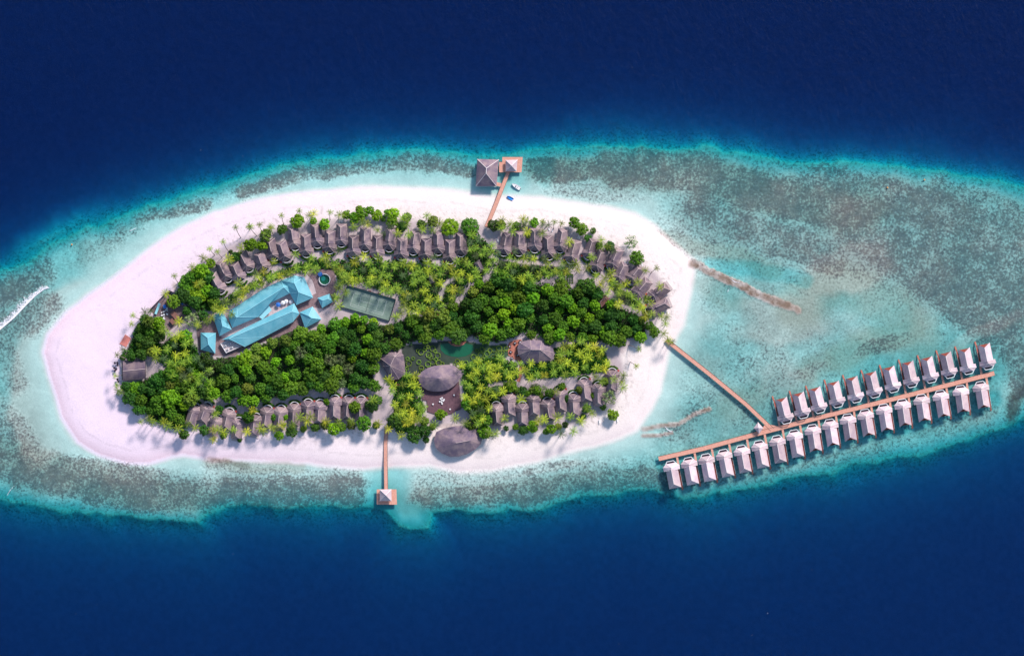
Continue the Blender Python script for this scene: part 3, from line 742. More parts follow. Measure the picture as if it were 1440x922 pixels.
# ------------------------------------------------------------------ walkways and jetties
def walkway(name, label, line, width, z, cat='jetty', group=None, extra=None, rails=False, pz=-3.0, mat='deck'):
    root = empty(name, (*W(*line[0], z), 0)); tag(root, label, cat, group)
    ox, oy = root.location.x, root.location.y
    P = [W(x, y, z) for x, y in line]; w = width*S/2
    L = []; R = []
    for i, (x, y) in enumerate(P):
        a = P[max(i-1, 0)]; b = P[min(i+1, len(P)-1)]; dx, dy = b[0]-a[0], b[1]-a[1]; l = math.hypot(dx, dy); nx_, ny_ = -dy/l, dx/l
        L.append((x+nx_*w-ox, y+ny_*w-oy)); R.append((x-nx_*w-ox, y-ny_*w-oy))
    m = MB()
    for i in range(len(P)-1): m.prism([L[i], L[i+1], R[i+1], R[i]], z-.25, z)
    if extra:
        for k, e in enumerate(extra): m.prism([(x-ox, y-oy) for x, y in [W(*q, z) for q in e]], z-.22, z+.012*(k+1))
    m.build('deck', M[mat], root)
    e = MB()
    for Q in (L, R):
        for a, b in zip(Q, Q[1:]): e.bar((*a, z+.07), (*b, z+.07), .16, .14)
    e.build('edge_beam', M['pile'], root)
    pl = []; ll = []
    for i in range(len(P)-1):
        n = max(1, int(math.dist(P[i], P[i+1])/5.4))
        for k in range(n):
            u = k/n
            for q, Q in enumerate((L, R)):
                x = Q[i][0]*(1-u)+Q[i+1][0]*u; y = Q[i][1]*(1-u)+Q[i+1][1]*u
                pl.append((x, y))
                if k % 3 == q: ll.append((x, y))
    parts(root, 'pile', 'pile', pl, pz, z-.2, .15); parts(root, 'lamp_post', 'white', ll, z, z+.8, .1)
    return root
walkway('walkway', 'long pinkish timber walkway on piles linking the two rows of overwater villas', [(926.2,644.7),(990,630),(1050,613.5),(1159.5,584.8),(1279,555),(1398.3,524.5)], 6.4, 1.9, 'walkway')
walkway('jetty', 'slightly curved timber jetty running from the east beach to the overwater villas', [(937,478),(946,485),(999.8,527.4),(1049.7,568.6),(1079.6,597.2),(1086,604)], 5.6, 1.88, 'jetty',
        extra=[[(1066,612.5),(1077,594),(1084,597),(1096,599.5),(1104,600)]])
walkway('jetty', 'timber jetty running from the north beach up to the overwater lodge', [(684,319),(697,288),(708.3,259),(715,241)], 5.4, 1.7, 'jetty', extra=[[(698,256),(708,258.5),(707,263.5),(697,261)]])
walkway('jetty', 'straight narrow timber jetty running down from the south beach', [(543.6,600),(542.2,622),(542.3,645),(543,688.5)], 5.2, 1.8, 'jetty')

def platform(root, poly, z, mat, name='deck', piles=True, h=.3):
    ox, oy = root.location.x, root.location.y
    P = [(x-ox, y-oy) for x, y in [W(*q, z) for q in poly]]
    MB().prism(P, z-h, z).build(name, M[mat], root)
    if piles:
        pl = []
        for a, b in zip(P, P[1:]+P[:1]):
            n = max(1, int(math.dist(a, b)/4))
            for k in range(n):
                u = (k+.25)/n; x = (a[0]*(1-u)+b[0]*u)*.96; y = (a[1]*(1-u)+b[1]*u)
                cx = sum(q[0] for q in P)/len(P); cy = sum(q[1] for q in P)/len(P); x = cx+(x-cx)*.95; y = cy+(y-cy)*.95
                pl.append((x, y))
        parts(root, 'pile', 'pile', pl, -4, z-h, .17)
def roofed(root, outl, ridge, ze, zr, mat, rmat, hips=True, w=.4, walls=True, name='roof', inset=.85, posts=False, z0=0, wmat='wall'):
    ox, oy = root.location.x, root.location.y
    O = [(x-ox, y-oy) for x, y in [W(*q, ze) for q in outl]]
    Rr = [(x-ox, y-oy) for x, y in [W(*q, zr) for q in ridge]]
    r, _ = hip(O, Rr, ze, zr); ro = r.build(name, M[mat], root)
    hipcap(O, Rr, ze, zr, w, hips).build('ridge_cap', M[rmat], ro)
    cx = sum(q[0] for q in O)/len(O); cy = sum(q[1] for q in O)/len(O)
    I = [(cx+(x-cx)*inset, cy+(y-cy)*inset) for x, y in O]
    if walls: MB().prism(I, z0, ze-.31).build('wall', M[wmat], root)
    if posts:
        parts(root, 'post', 'pile', I, z0, ze-.2, .14)
    return ro
# overwater lodge
r = empty('overwater_lodge', (*W(685, 243), 0), label='large square overwater lodge with four-sided thatched roof beside the north jetty', cat='lodge')
platform(r, [(671.5,225),(700.5,225),(698,262.5),(670,262.5)], 1.7, 'white')
roofed(r, [(671,223.7),(701.5,224.5),(698.3,262),(669,262)], [(684.2,236.5),(683.6,243.5)], 5.0, 11.2, 'thatch_hall', 'ridge_pale', z0=1.7, wmat='white')
r = empty('tea_pavilion', (*W(719, 233), 0), label='small square thatched pavilion on the timber platform at the head of the north jetty', cat='pavilion')
platform(r, [(706.4,221),(735,221),(733.5,242.4),(702,242.4),(702,228),(706.4,228)], 1.9, 'deck')
roofed(r, [(711,225),(727.8,224.6),(726.5,241),(711,241)], [(719.3,232.8)], 4.6, 8.6, 'thatch_pale', 'ridge_pale', walls=False, posts=True, z0=1.9)
r = empty('south_pavilion', (*W(542, 697), 0), label='small square thatched pavilion on the timber platform at the end of the south jetty', cat='pavilion'); r.name = 'jetty_pavilion'
platform(r, [(529.8,687.6),(557.5,687.6),(558.3,709),(530,709)], 1.95, 'deck')
roofed(r, [(534,687.8),(550.4,687.4),(550.6,704),(534,704)], [(542.3,695.6)], 4.6, 8.6, 'thatch_pale', 'ridge_pale', walls=False, posts=True, z0=1.95)
r = empty('walkway_hut', (*W(1066.7, 601.5), 0), label='tiny square pale thatched hut beside the junction of the jetty and long walkway', cat='hut')
platform(r, [(1061,602),(1067,594.5),(1073,602),(1067,608)], 1.7, 'deck')
roofed(r, [(1059.8,601.5),(1066,593.5),(1073.5,601.5),(1067.5,609.5)], [(1066.9,601.3)], 4.2, 6.4, 'thatch_pale', 'ridge_pale', z0=1.7)

def building(name, label, cat, cpx, outl, ridge, ze, zr, mat, rmat, zb=GZ, excl=True, **kw):
    r = empty(name, (*W(*cpx), 0), label=label, cat=cat)
    roofed(r, outl, ridge, ze+zb, zr+zb, mat, rmat, z0=zb-.4, **kw)
    if excl:
        xs = [p[0] for p in outl]; ys = [p[1] for p in outl]; R_ = min(max(xs)-min(xs), max(ys)-min(ys))/2
        BOX.append(outl)
    return r
BOX = []
OV = [(587.5,529),(593,522.5),(602,517),(611,514.3),(620.6,513),(630,513),(639,514.6),(645,518.5),(649.6,525.5),(648,531),(644.6,536.5),(638,543),(630.5,547.6),(623,549.8),(616.4,550.4),(608,550),(601,548.3),(594,544),(590,538)]
building('restaurant_hall', 'large lens-shaped thatched roof with a white tip above the dark timber terrace', 'hall', (618,532), OV, [(617,532)], 3.2, 9.5, 'thatch_hall', 'ridge', hips=False, w=.25)
o = empty('restaurant_terrace', (*W(620,560), 0), label='dark plum timber terrace below the lens-shaped roof with white tables', cat='terrace')
TERR = [(590,535),(594,562),(600,563),(601,578.6),(610,581.5),(626,583),(636,581.5),(640,578),(647,576),(649.6,572),(645,535)]
platform(o, TERR, GZ+.5, 'deck_plum', piles=False, h=.6); BOX.append(TERR)
DH = [(610,620),(611.5,613),(613.5,607),(624,602),(640,598.8),(656,598),(668,598.6),(672.5,603),(676,609),(678.3,616),(676,624),(668,632),(656,638.5),(645,641.5),(633,642),(621,637),(613,630)]
building('beach_hall', 'large grey oval thatched hall standing on the open south beach', 'hall', (643,620), DH, [(641.4,622.5),(660,619)], 3.2, 8.6, 'thatch_hall', 'ridge', hips=False, w=.3)
building('garden_hall', 'grey many-sided thatched hall at the left end of the ring garden', 'hall', (553,510), [(534.5,503),(536,498.5),(542.4,494.5),(549,492.5),(557,492.2),(563,494),(567.3,499),(569,511),(570,524),(561,533),(551,534),(546,529),(538,515)], [(555,501),(549,514)], 3.2, 8.0, 'thatch_hall', 'ridge', hips=True, w=.25)
building('bar_hall', 'grey hipped thatched hall with pale ridge beside the terracotta table terrace', 'hall', (752,492), [(727.5,490),(730,481.4),(745.5,477.3),(762,478.5),(776.8,486),(779,496),(776.8,505.4),(757,509),(737,507),(728.9,499)], [(747.3,491.5),(759.3,491.5)], 3.2, 8.6, 'thatch_hall', 'ridge', hips=True, w=.25)
r = empty('long_hall', (*W(188,521), 0), label='grey thatched barrel-roofed hall on the west beach between the trees', cat='hall')
ox, oy = r.location.x, r.location.y
def barrel(root, x0, x1, yc0, yc1, half, zb, zt, mat):
    m = MB(); N = 8
    for i in range(N):
        t0 = -1+2*i/N; t1 = -1+2*(i+1)/N
        pts = []
        for (x, yc, t) in ((x0, yc0, t0), (x1, yc1, t0), (x1, yc1, t1), (x0, yc0, t1)):
            z = zb+(zt-zb)*(1-abs(t)**1.5); X_, Y_ = W(x, yc+t*half, z); pts.append((X_-root.location.x, Y_-root.location.y, z))
        m.slab(pts, .25)
    return m.build('roof', mat, root)
ro = barrel(r, 172.8, 204.3, 521.5, 518.5, 13.6, GZ+3, GZ+5.6, M['thatch_hall'])
c = MB(); a = W(172.8, 521.5, GZ+5.6); b = W(204.3, 518.5, GZ+5.6); c.bar((a[0]-ox, a[1]-oy, GZ+5.68), (b[0]-ox, b[1]-oy, GZ+5.68), .35, .16); c.build('ridge_cap', M['ridge'], ro)
a0 = W(188.5, 520); MB().box(-7, 7, -5.6, 5.6, GZ-.3, GZ+3.0).build('wall', M['wall'], r)
for xx in (171.0, 205.8):
    m = MB(); P = [W(xx, 507 if xx < 180 else 505), W(xx+.6, 520), W(xx+1, 534 if xx < 180 else 531)]
    for q, s in zip(P, P[1:]): m.bar((q[0]-ox, q[1]-oy, GZ+.7), (s[0]-ox, s[1]-oy, GZ+.7), .7, 1.6)
    m.build('side_wall', M['stone'], r)
BOX.append([(170,505),(208,503),(208,533),(172,537)])
# small huts among palms
building('garden_hut', 'small dark plum hipped hut among the palms below the north row gap', 'hut', (674,373), [(667,370),(674,365),(681,379),(674,384)], [(672,371),(676,378)], 2.8, 4.4, 'thatch', 'ridge', w=.2)
building('garden_hut', 'small brownish pink hut at the right end of the forest by the path', 'hut', (846,422), [(837,424),(850,414),(858,420),(846,432)], [(844,424),(851,419)], 2.8, 4.4, 'rust', 'ridge', w=.2)
building('garden_hut', 'small dark roof hut between tall palms above the tennis court right corner', 'hut', (607,392), [(602,388),(608,387),(611,397),(605,399)], [(605.5,390),(607.5,395)], 2.6, 4.0, 'thatch', 'ridge', w=.2)

# turquoise buildings
def tbuild(label, c, outl, ridge, ze, zr, hips=True):
    r = building('service_building', label, 'building', c, outl, ridge, ze, zr, 'turq', 'turq2', hips=hips, w=.3, wmat='white', inset=.93)
    tag(r, group='turquoise roofed service buildings'); return r
M['turq2'] = plain('turquoise ridge', (.30, .66, .74), .5)
tbuild('longest turquoise hipped roof, upper of the two parallel long ones', (368,425), [(321.5,447),(323,436),(334.9,429.4),(370,406),(395,394.5),(408,402),(407.4,412.4),(377,427.5),(363.8,445),(326.4,461)], [(333,446),(399,404)], 4.2, 8.6)
tbuild('broad turquoise hipped roof block at the upper right corner of the service court', (421,408), [(393.9,394.8),(413.4,387),(427.8,389.5),(440.3,418.4),(416.6,428.9),(407.6,412.2)], [(414,398),(420,411)], 4.3, 8.4)
tbuild('longest lower turquoise roof with bright north slope beside the forest', (368,457), [(312,477.5),(345,460.5),(390,438.5),(413.6,426.2),(421.2,441),(412,452.5),(371,474),(344.8,487.3),(330,480)], [(322,476),(411,438)], 3.8, 6.8)
tbuild('small turquoise hipped roof with a pale face at the left end of the long roofs', (311,455), [(299,444),(312.3,436.4),(325.9,463.2),(308.8,472.4)], [(311.0,449),(313,458.5)], 3.6, 7.4)
tbuild('square turquoise pyramid roof at the lower left end of the service court', (293,480), [(282,467.4),(303.6,468),(302.7,497),(282.5,491.6)], [(292,475),(293,484)], 3.4, 6.6)
tbuild('square turquoise pyramid roof at the lower right beside the dark forest edge', (437,446), [(421.3,439),(439.6,430.9),(452.1,448.8),(429,461.4)], [(434,444),(438,447)], 3.6, 6.6)
tbuild('small faded turquoise roof just below the round pool', (457,423), [(446.5,418.8),(463.3,413),(468,424.2),(453,433)], [(454,422.5),(461,420)], 3.2, 5.0)
tbuild('tiny turquoise roof half hidden by trees near the walled yard', (261,468), [(256,470),(261,464),(268,470),(262,474)], [(262,469.5)], 3.0, 4.6)
r = empty('link_building', (*W(371, 437), 0), label='low turquoise flat link roof joining the two longest turquoise roofs', cat='building')
m = MB(); m.prism([(x-r.location.x, y-r.location.y) for x, y in [W(*q, 5) for q in ((364,445.5),(377,428),(382,436),(369,449))]], GZ+2.6, GZ+2.9); m.build('roof', M['turq2'], r)
m = MB(); m.prism([(x-r.location.x, y-r.location.y) for x, y in [W(*q, 4) for q in ((365,444),(377,430),(380,436),(369,447))]], GZ-.3, GZ+2.59); m.build('wall', M['white'], r)
# service court paving (plum)
COURT = [(276,462),(296,440),(300,446),(312,475),(330,470),(420,425),(445,412),(440,395),(432,385),(440,378),(470,380),(474,405),(470,428),(455,434),(440,432),(425,460),(345,490),(330,500),(300,500),(280,495)]
m = MB(); m.prism([W(*q, GZ) for q in COURT], GZ-.3, GZ+.12); o = m.build('paved_court', weathered('plum paving', (.15, .10, .11), (.30, .21, .22), .8, world=True)); tag(o, kind='structure')
# AC terrace
r = empty('plant_terrace', (*W(327,485), 0), label='flat white cluttered terrace at the left end of the lower long turquoise roof', cat='terrace')
P = [(x-r.location.x, y-r.location.y) for x, y in [W(*q, 4) for q in ((310,483),(334,472.5),(344.5,484.5),(318,496))]]
MB().prism(P, GZ-.2, GZ+2.2).build('base', M['white'], r); MB().prism([(x*.94, y*.94) for x, y in P], GZ+2.2, GZ+2.24).build('slab', M['stone'], r)
m = MB()
for a, b in zip(P, P[1:]+P[:1]): m.bar((*a, GZ+2.5), (*b, GZ+2.5), .2, .6)
m.build('parapet', M['white'], r)
acp = empty('air_conditioner'); MB().box(-.8, .8, -.5, .5, 0, 1.1).build('casing', M['white'], acp); q = MB(); q.disc((-.2, 0), .4, 1.1, 1.16, 12); q.build('fan', M['black'], acp); index_children()
k = 0
for u in range(4):
    for v in range(2):
        a = acp if k == 0 else copy_tree(acp)
        x, y = W(317+u*6+v*3.2, 488-u*2.9+v*5.2-2, 4); a.location = (x, y, GZ+2.25); a.rotation_euler = (0, 0, .43+random.uniform(-.1, .1))
        tag(a, f'white air conditioner, {ORD[u]} from left in the {"upper" if v == 0 else "lower"} line on the cluttered terrace', 'air conditioner', 'air conditioning units on the white terrace'); k += 1
BOX += [COURT]
# parasols, tables
def make_parasol(mat, r=1.5, n=8, h=2.5):
    root = empty('parasol'); m = MB(); cz = h; N = n
    ring = [(r*math.cos(2*PI*i/N), r*math.sin(2*PI*i/N), cz-.55) for i in range(N)]
    for i in range(N): m.slab([ring[i], ring[(i+1) % N], (0, 0, cz)], .05)
    m.build('canopy', mat, root); MB().tube([(0, 0, 0), (0, 0, cz)], [.05, .05], 6).build('pole', M['white'], root)
    MB().disc((0, 0), .3, 0, .1, 10).build('base', M['dark'], root); return root
def make_table():
    root = empty('round_table'); MB().disc((0, 0), .58, .7, .76, 14).build('tabletop', M['white'], root); MB().tube([(0, 0, 0), (0, 0, .7)], [.07, .05], 6).build('pedestal', M['metal'], root)
    for i in range(4):
        t = i*PI/2+.4; x, y = math.cos(t)*1.15, math.sin(t)*1.15
    return root
pw = make_parasol(M['white']); pb = make_parasol(M['blue'], 1.7); pd = make_parasol(M['dark'], .85); tb = make_table(); index_children()
def scatter(proto, pts, z, labels, cat, group):
    for i, p in enumerate(pts):
        o = proto if proto.name not in used else copy_tree(proto); used[proto.name] = 1
        o.location = (*W(*p, z), z); o.rotation_euler = (0, 0, random.uniform(0, 3)); tag(o, labels[i] if isinstance(labels, list) else labels.format(ORD[i]), cat, group)
scatter(pw, [(398.3,425.5),(402.7,423.6),(409.7,424.3)], GZ+.12, '{} white parasol from the left in the plum courtyard between the long roofs', 'parasol', 'white parasols in the service courtyard')
scatter(pb, [(391.5,428.3)], GZ+.12, ['blue parasol at the left of the white parasols in the plum courtyard'], 'parasol', None)
scatter(pb, [(450.5,385.5)], GZ+.12, ['blue parasol at the upper left rim of the round pool'], 'parasol', None)
scatter(pd, [(162,510),(165.6,510),(165.8,513.2),(161.3,517),(163.9,518.8),(162,521),(165.6,533),(166.8,536)], GZ, '{} small dark parasol from top on the sand left of the barrel-roofed hall', 'parasol', 'dark parasols on the west beach')
scatter(tb, [(619.6,560.5),(621.8,559.2),(621.4,562.4),(623.6,563.2),(621,565.2),(621.8,567.3),(618.5,564.4),(624.5,561.5),(638.6,555.2),(609,568),(633,575)], GZ+.5, '{} white round table from top left on the dark plum terrace', 'table', 'white tables on the plum terrace')
# terracotta terrace and its table sets, path
m = MB(); m.prism([W(*q, GZ) for q in ((714,486),(716,481),(724,478),(733,477),(733,482),(729,492),(730,500),(735,508),(731,510),(724,505),(714.5,499))], GZ-.2, GZ+.14); o = m.build('terrace', M['terracotta']); tag(o, 'terracotta paved terrace with dark tables left of the hipped garden hall', 'terrace')
m = MB(); m.prism([W(*q, GZ) for q in ((730.5,512),(735,512),(734,527),(731,537),(726.5,536),(729.5,524))], GZ-.2, GZ+.13); o = m.build('path', M['terracotta']); tag(o, kind='structure')
m = MB(); m.prism([W(*q, GZ) for q in ((556,535),(560,534),(563,545),(559,560),(555.5,559),(559,546))], GZ-.2, GZ+.13); o = m.build('path', M['terracotta']); tag(o, kind='structure')
m = MB(); m.prism([W(*q, GZ) for q in ((614,440),(622,436),(632,434),(634,438),(624,442),(616,445))], GZ-.2, GZ+.13); o = m.build('path', M['terracotta']); tag(o, kind='structure')
def make_set():
    root = empty('dining_set'); MB().disc((0, 0), .9, .72, .8, 12).build('tabletop', M['dark'], root); MB().disc((0, 0), .35, .8, .86, 10).build('runner', M['white'], root)
    MB().tube([(0, 0, 0), (0, 0, .72)], [.08, .06], 6).build('pedestal', M['dark'], root)
    for i in range(4):
        t = i*PI/2; x, y = math.cos(t)*1.2, math.sin(t)*1.2; c = MB(); c.box(x-.22, x+.22, y-.22, y+.22, .4, .46)
        for a in (-.2, .2):
            for b in (-.2, .2): c.box(x+a-.02, x+a+.02, y+b-.02, y+b+.02, 0, .4)
        c.bar((x*1.18-.2*math.sin(t), y*1.18+.2*math.cos(t), .7), (x*1.18+.2*math.sin(t), y*1.18-.2*math.cos(t), .7), .05, .5)
        c.build('seat', M['dark'], root)
    return root
ds = make_set(); index_children()
scatter(ds, [(716.8,487),(718.3,494.8),(720,503.4),(724.2,482.3),(728.5,487.5),(727.8,499.4),(728.5,493.5),(731.5,480.5)], GZ+.14, '{} dark dining set from the left on the terracotta terrace', 'dining set', 'dark dining sets on the terracotta terrace')
# pond with terracotta stage
PD = [(619.2,484),(620,492),(626,498),(635,501),(645,502),(655,500.5),(662,497),(666,491),(665,485),(655,482.5),(643,486),(632,482)]
m = MB(); m.prism([W(*q, GZ) for q in PD], GZ-.2, GZ+.10); o = m.build('pond', None)
wm, t_, p_ = nt('green pond water'); p_.inputs['Base Color'].default_value = (.012, .11, .055, 1); p_.inputs['Roughness'].default_value = .12
nz = noise(t_, coords(t_, (1, 1, 1), True), .8, 3); bump(t_, p_, nz, .15, .05); o.data.materials.append(wm); tag(o, 'smooth dark green oval pond in the middle of the ring garden', 'pond'); BOX.append(PD)
m = MB(); m.prism([W(*q, GZ) for q in ((629.5,480),(656,480),(652,484.5),(646,487),(640,487),(634,484.5))], GZ-.2, GZ+.35); o = m.build('stage', M['terracotta']); tag(o, 'terracotta half-round stage at the top edge of the green pond', 'stage')
scatter(pd, [(635.5,482),(639.5,481),(645,481.5)], GZ+.35, '{} dark parasol from the left on the terracotta half-round stage', 'parasol', 'dark parasols on the half-round stage')
# tennis court
r = empty('tennis_court', (*W(518.5,426), 0), label='fenced green tennis court with white lines above the dense forest', cat='tennis court')
ang = -math.radians(16.4); r.rotation_euler = (0, 0, ang)
tg = weathered('court green', (.15, .225, .19), (.23, .31, .26), .25, b=0); MB().box(-17.6, 17.6, -7.8, 7.8, GZ-.2, GZ+.10).build('surface', tg, r)
tg2 = weathered('inner court green', (.165, .24, .20), (.24, .33, .275), .25, b=0); MB().box(-11.9, 11.9, -5.5, 5.5, GZ+.10, GZ+.105).build('inner_court', tg2, r)
m = MB(); z = GZ+.106
def ln(x0, y0, x1, y1, w=.16): m.box(min(x0, x1)-w/2, max(x0, x1)+w/2, min(y0, y1)-w/2, max(y0, y1)+w/2, z, z+.01)
for y in (-5.4, 5.4): ln(-11.9, y, 11.9, y)
for x in (-11.9, 11.9): m.box(x-.1, x+.1, -5.3, 5.3, z, z+.012)
for y in (-4.1, 4.1): m.box(-11.8, 11.8, y-.08, y+.08, z, z+.011)
for x in (-6.4, 6.4): m.box(x-.08, x+.08, -4.0, 4.0, z, z+.013)
m.box(-6.3, 6.3, -.08, .08, z, z+.010); m.build('court_lines', weathered('worn line paint', (.40, .46, .43), (.66, .70, .68), 1.5), r)
m = MB(); m.box(-.02, .02, -5.9, 5.9, z+.35, z+.9); n_ = m.build('net', M['black'], r); q = MB(); q.box(-.06, .06, -6.0, -5.92, GZ, GZ+1.1); q.box(-.06, .06, 5.92, 6.0, GZ, GZ+1.1); q.build('net_post', M['black'], r)
m = MB()
for y in (-7.9, 7.9): m.box(-17.7, 17.7, y-.05, y+.05, GZ, GZ+1.8)
for x in (-17.7, 17.7): m.box(x-.05, x+.05, -7.84, 7.84, GZ, GZ+1.8)
m.build('screen_fence', plain('dark green screen', (.015, .05, .045), .9), r)
b = empty('bench'); MB().box(-1, 1, -.3, .3, .4, .5).build('seat', M['red'], b); MB().box(-1, 1, .26, .32, .5, .9).build('backrest', M['red'], b); parts(b, 'leg', 'metal', [(-.85, 0), (.85, 0)], 0, .4, .06); index_children()
for i, pt in enumerate([(520,409),(533,412.6)]):
    o = b if i == 0 else copy_tree(b); o.location = (*W(*pt, GZ), GZ+.11); o.rotation_euler = (0, 0, ang); tag(o, f'{["left","right"][i]} red bench along the upper fence inside the tennis court', 'bench', 'red benches at the tennis court')
BOX.append([(489,401),(557,421),(549.5,451),(480.5,431)])
# round pool
r = empty('round_pool', (*W(456.8,392.9), 0), label='round pool tank with white rim right of the turquoise roofs', cat='pool')
MB().arcwall((0, 0), 3.6, .45, 0, 2*PI-.001, GZ-.2, GZ+1.4, 28).build('rim', M['white'], r)
MB().disc((0, 0), 3.6, GZ-.2, GZ+.15, 24).build('water', wm, r); MB().disc((-1.1, .6), 1.7, GZ+.15, GZ+.5, 18).build('island', plain('teal tile', (.02, .26, .22), .3), r)
BOX.append([(447,383),(467,383),(467,403),(447,403)])
# walled yard
YA = [(236,407),(268,436.5)]; r = empty('yard_wall', (*W(238.5,408.7), 0), label='dark angled wall around the cluttered service yard above the west beach', cat='wall')
m = MB(); P = [(x-r.location.x, y-r.location.y) for x, y in [W(*q, 2) for q in ((211,435.6),(228,418),(238.5,408.7),(246,412),(270,437))]]
for a, c_ in zip(P, P[1:]): m.bar((*a, GZ+1), (*c_, GZ+1), .45, 2.4)
m.build('wall', M['dark'], r)
m = MB(); m.prism([W(*q, GZ) for q in ((212,436),(238.5,410.5),(268,437),(258,450),(236.7,466),(224,452))], GZ-.3, GZ+.1); o = m.build('yard_paving', weathered('yard paving', (.12, .09, .10), (.28, .20, .22), .7, world=True)); tag(o, kind='structure')
def shed(label, c, w, l, rz, mat, group='sheds in the service yard', h=2.2):
    r = empty('storage_shed', (*W(*c, h), GZ+.1), rz, label, 'shed', group)
    m = MB(); m.slab([(-w/2, -l/2, h), (w/2, -l/2, h+.4), (w/2, l/2, h+.4), (-w/2, l/2, h)], .1); m.build('roof', M[mat], r); MB().box(-w/2+.2, w/2-.2, -l/2+.2, l/2-.2, 0, h-.11).build('wall', M['wall'], r)
A = -math.radians(-45)
shed('lean-to shed with narrow turquoise roof at the left of the service yard', (222,434), 1.6, 8, -A+2.36+1.2, 'turq2')
shed('dark brown roofed shed in the middle of the service yard', (239,428), 3, 7, .75, 'rust')
shed('rusty roofed shed at the right of the service yard', (246,443), 3.5, 6, .75, 'rust')
shed('small rusty shed near the bottom corner of the service yard', (243,452), 3, 4, .75, 'rust')
shed('narrow blue roofed shed along the upper right yard wall', (253,423), 1.6, 7, .82, 'blue')
shed('small blue roofed shed below the top corner of the service yard', (232,431), 2, 2.6, .3, 'blue')
for i in range(22):
    u, v = random.random(), random.random(); c_ = (220+u*16, 446-u*14+v*16-8+6)
    r = empty('storage_bin', (*W(*c_, GZ), GZ+.1), random.uniform(0, 3)); w_ = random.uniform(.5, 1.1); hh = random.uniform(.5, 1.2)
    mt = M[random.choice(['white', 'white', 'metal', 'red', 'white', 'stone'])]
    MB().box(-w_/2, w_/2, -w_*.7, w_*.7, 0, hh).build('body', mt, r); MB().box(-w_/2-.05, w_/2+.05, -w_*.7-.05, w_*.7+.05, hh, hh+.08).build('lid', M['white'], r)
    tag(r, 'small pale storage bin in the jumble on the left side of the service yard', 'bin', 'storage bins jumbled in the service yard')
BOX.append([(212,436),(238.5,408),(270,437),(258,450),(238,462)])
# red terrace west beach
r = empty('beach_platform', (*W(176,479), 0), label='pinkish red square platform at the edge of the west beach trees', cat='platform')
platform(r, [(176,470),(184.3,475.5),(177.3,488),(168,483.3)], GZ+.25, 'red2' if 'red2' in M else 'terracotta', piles=False, h=.4)
M['pinkdeck'] = planks('pinkish red boards', (.52, .16, .14), (.68, .26, .22), .3); r.children[0].data.materials[0] = M['pinkdeck'] if r.children else None
BOX.append([(174,468),(187,474),(180,491),(166,484)])
# boats
def make_boat(name, label, c, L, Wd, hull, heading, mode):
    r = empty(name, (*W(*c, 0), 0), heading, label, 'boat')
    N = 12; m = MB(); sec = []
    for i in range(N+1):
        u = i/N; x = -L/2+L*u; w = Wd/2*(1 if u < .45 else math.cos((u-.45)/.55*PI/2)**.7)*(0.86+.14*min(1, u*4)); sh = .75+.35*u**2
        w = max(w, .03); sec.append([(x, -w, sh), (x, -w*.75, .05), (x, 0, -.3*(1-u**3)-.02), (x, w*.75, .05), (x, w, sh)])
    for i in range(N):
        o_ = [v for s_ in (sec[i], sec[i+1]) for v in s_]; m.add(o_, [(k, k+1, k+6, k+5) for k in range(4)])
    m.add(sec[0], [(0, 1, 2, 3, 4)]); h_ = m.build('hull', hull, r)
    d = MB()
    for i in range(N):
        a, b_ = sec[i], sec[i+1]; zo = -.12 if mode == 'speed' else -.55
        d.add([(a[0][0], a[0][1]*.93, a[0][2]+zo), (b_[0][0], b_[0][1]*.93, b_[0][2]+zo), (b_[4][0], b_[4][1]*.93, b_[4][2]+zo), (a[4][0], a[4][1]*.93, a[4][2]+zo)], [(0, 1, 2, 3)])
    d.build('deck', M['white'] if mode == 'speed' else hull, r)
    rail = MB()
    for i in range(N):
        for k in (0, 4): rail.bar((sec[i][k][0], sec[i][k][1], sec[i][k][2]), (sec[i+1][k][0], sec[i+1][k][1], sec[i+1][k][2]), .12, .12)
    rail.build('gunwale', M['white'] if mode == 'speed' else M['blue'], r)
    if mode == 'speed':
        c_ = MB(); c_.box(-.3, .5, -.5, .5, .7, 1.5); c_.build('console', M['metal'], r)
        g = MB(); g.slab([(.5, -.5, 1.5), (.5, .5, 1.5), (.15, .45, 2.0), (.15, -.45, 2.0)], .05); g.build('windshield', M['glass'], r)
        s_ = MB(); s_.box(-1.6, -1.1, -.8, .8, .7, 1.1); s_.build('seat', M['metal'], r)
        e = MB(); e.box(-L/2-.6, -L/2+.05, -.25, .25, .3, 1.25); e.build('outboard_motor', M['black'], r)
    else:
        for x in (-1.2, 0.1, 1.2): b2 = MB(); b2.box(x-.15, x+.15, -Wd*.36, Wd*.36, .45, .52); b2.build('seat', M['blue'], r)
    return r
make_boat('speedboat', 'white speedboat floating right of the north jetty', (725.8,262), 6.6, 2.6, M['white'], math.radians(180-33), 'speed')
M['cyan'] = plain('bright blue paint', (.02, .36, .80), .4)
make_boat('rowing_boat', 'small bright blue boat at the water edge right of the north jetty', (717.5,278.5), 5.0, 1.9, M['cyan'], math.radians(180-30), 'row')
# small moored marks : buoys
bp_ = MB(); bp_.tube([(0, 0, -.3), (0, 0, 0), (0, 0, .35), (0, 0, .6), (0, 0, .7)], [.3, .55, .55, .3, .08], 10)
for i, (p, lab) in enumerate([((1300,253),'orange buoy on the teal reef edge at the upper right'),((101,344),'orange buoy on the reef edge left of the north-west shallows'),((1248,264),'faint orange buoy on the dark reef left of the brighter one')]):
    o = bp_.build('buoy', plain('orange float', (.7, .3, .08), .5)) if i == 0 else o.copy()
    if i: C.objects.link(o)
    o.location = (*W(*p), 0); tag(o, lab, 'buoy', 'orange buoys on the reef')

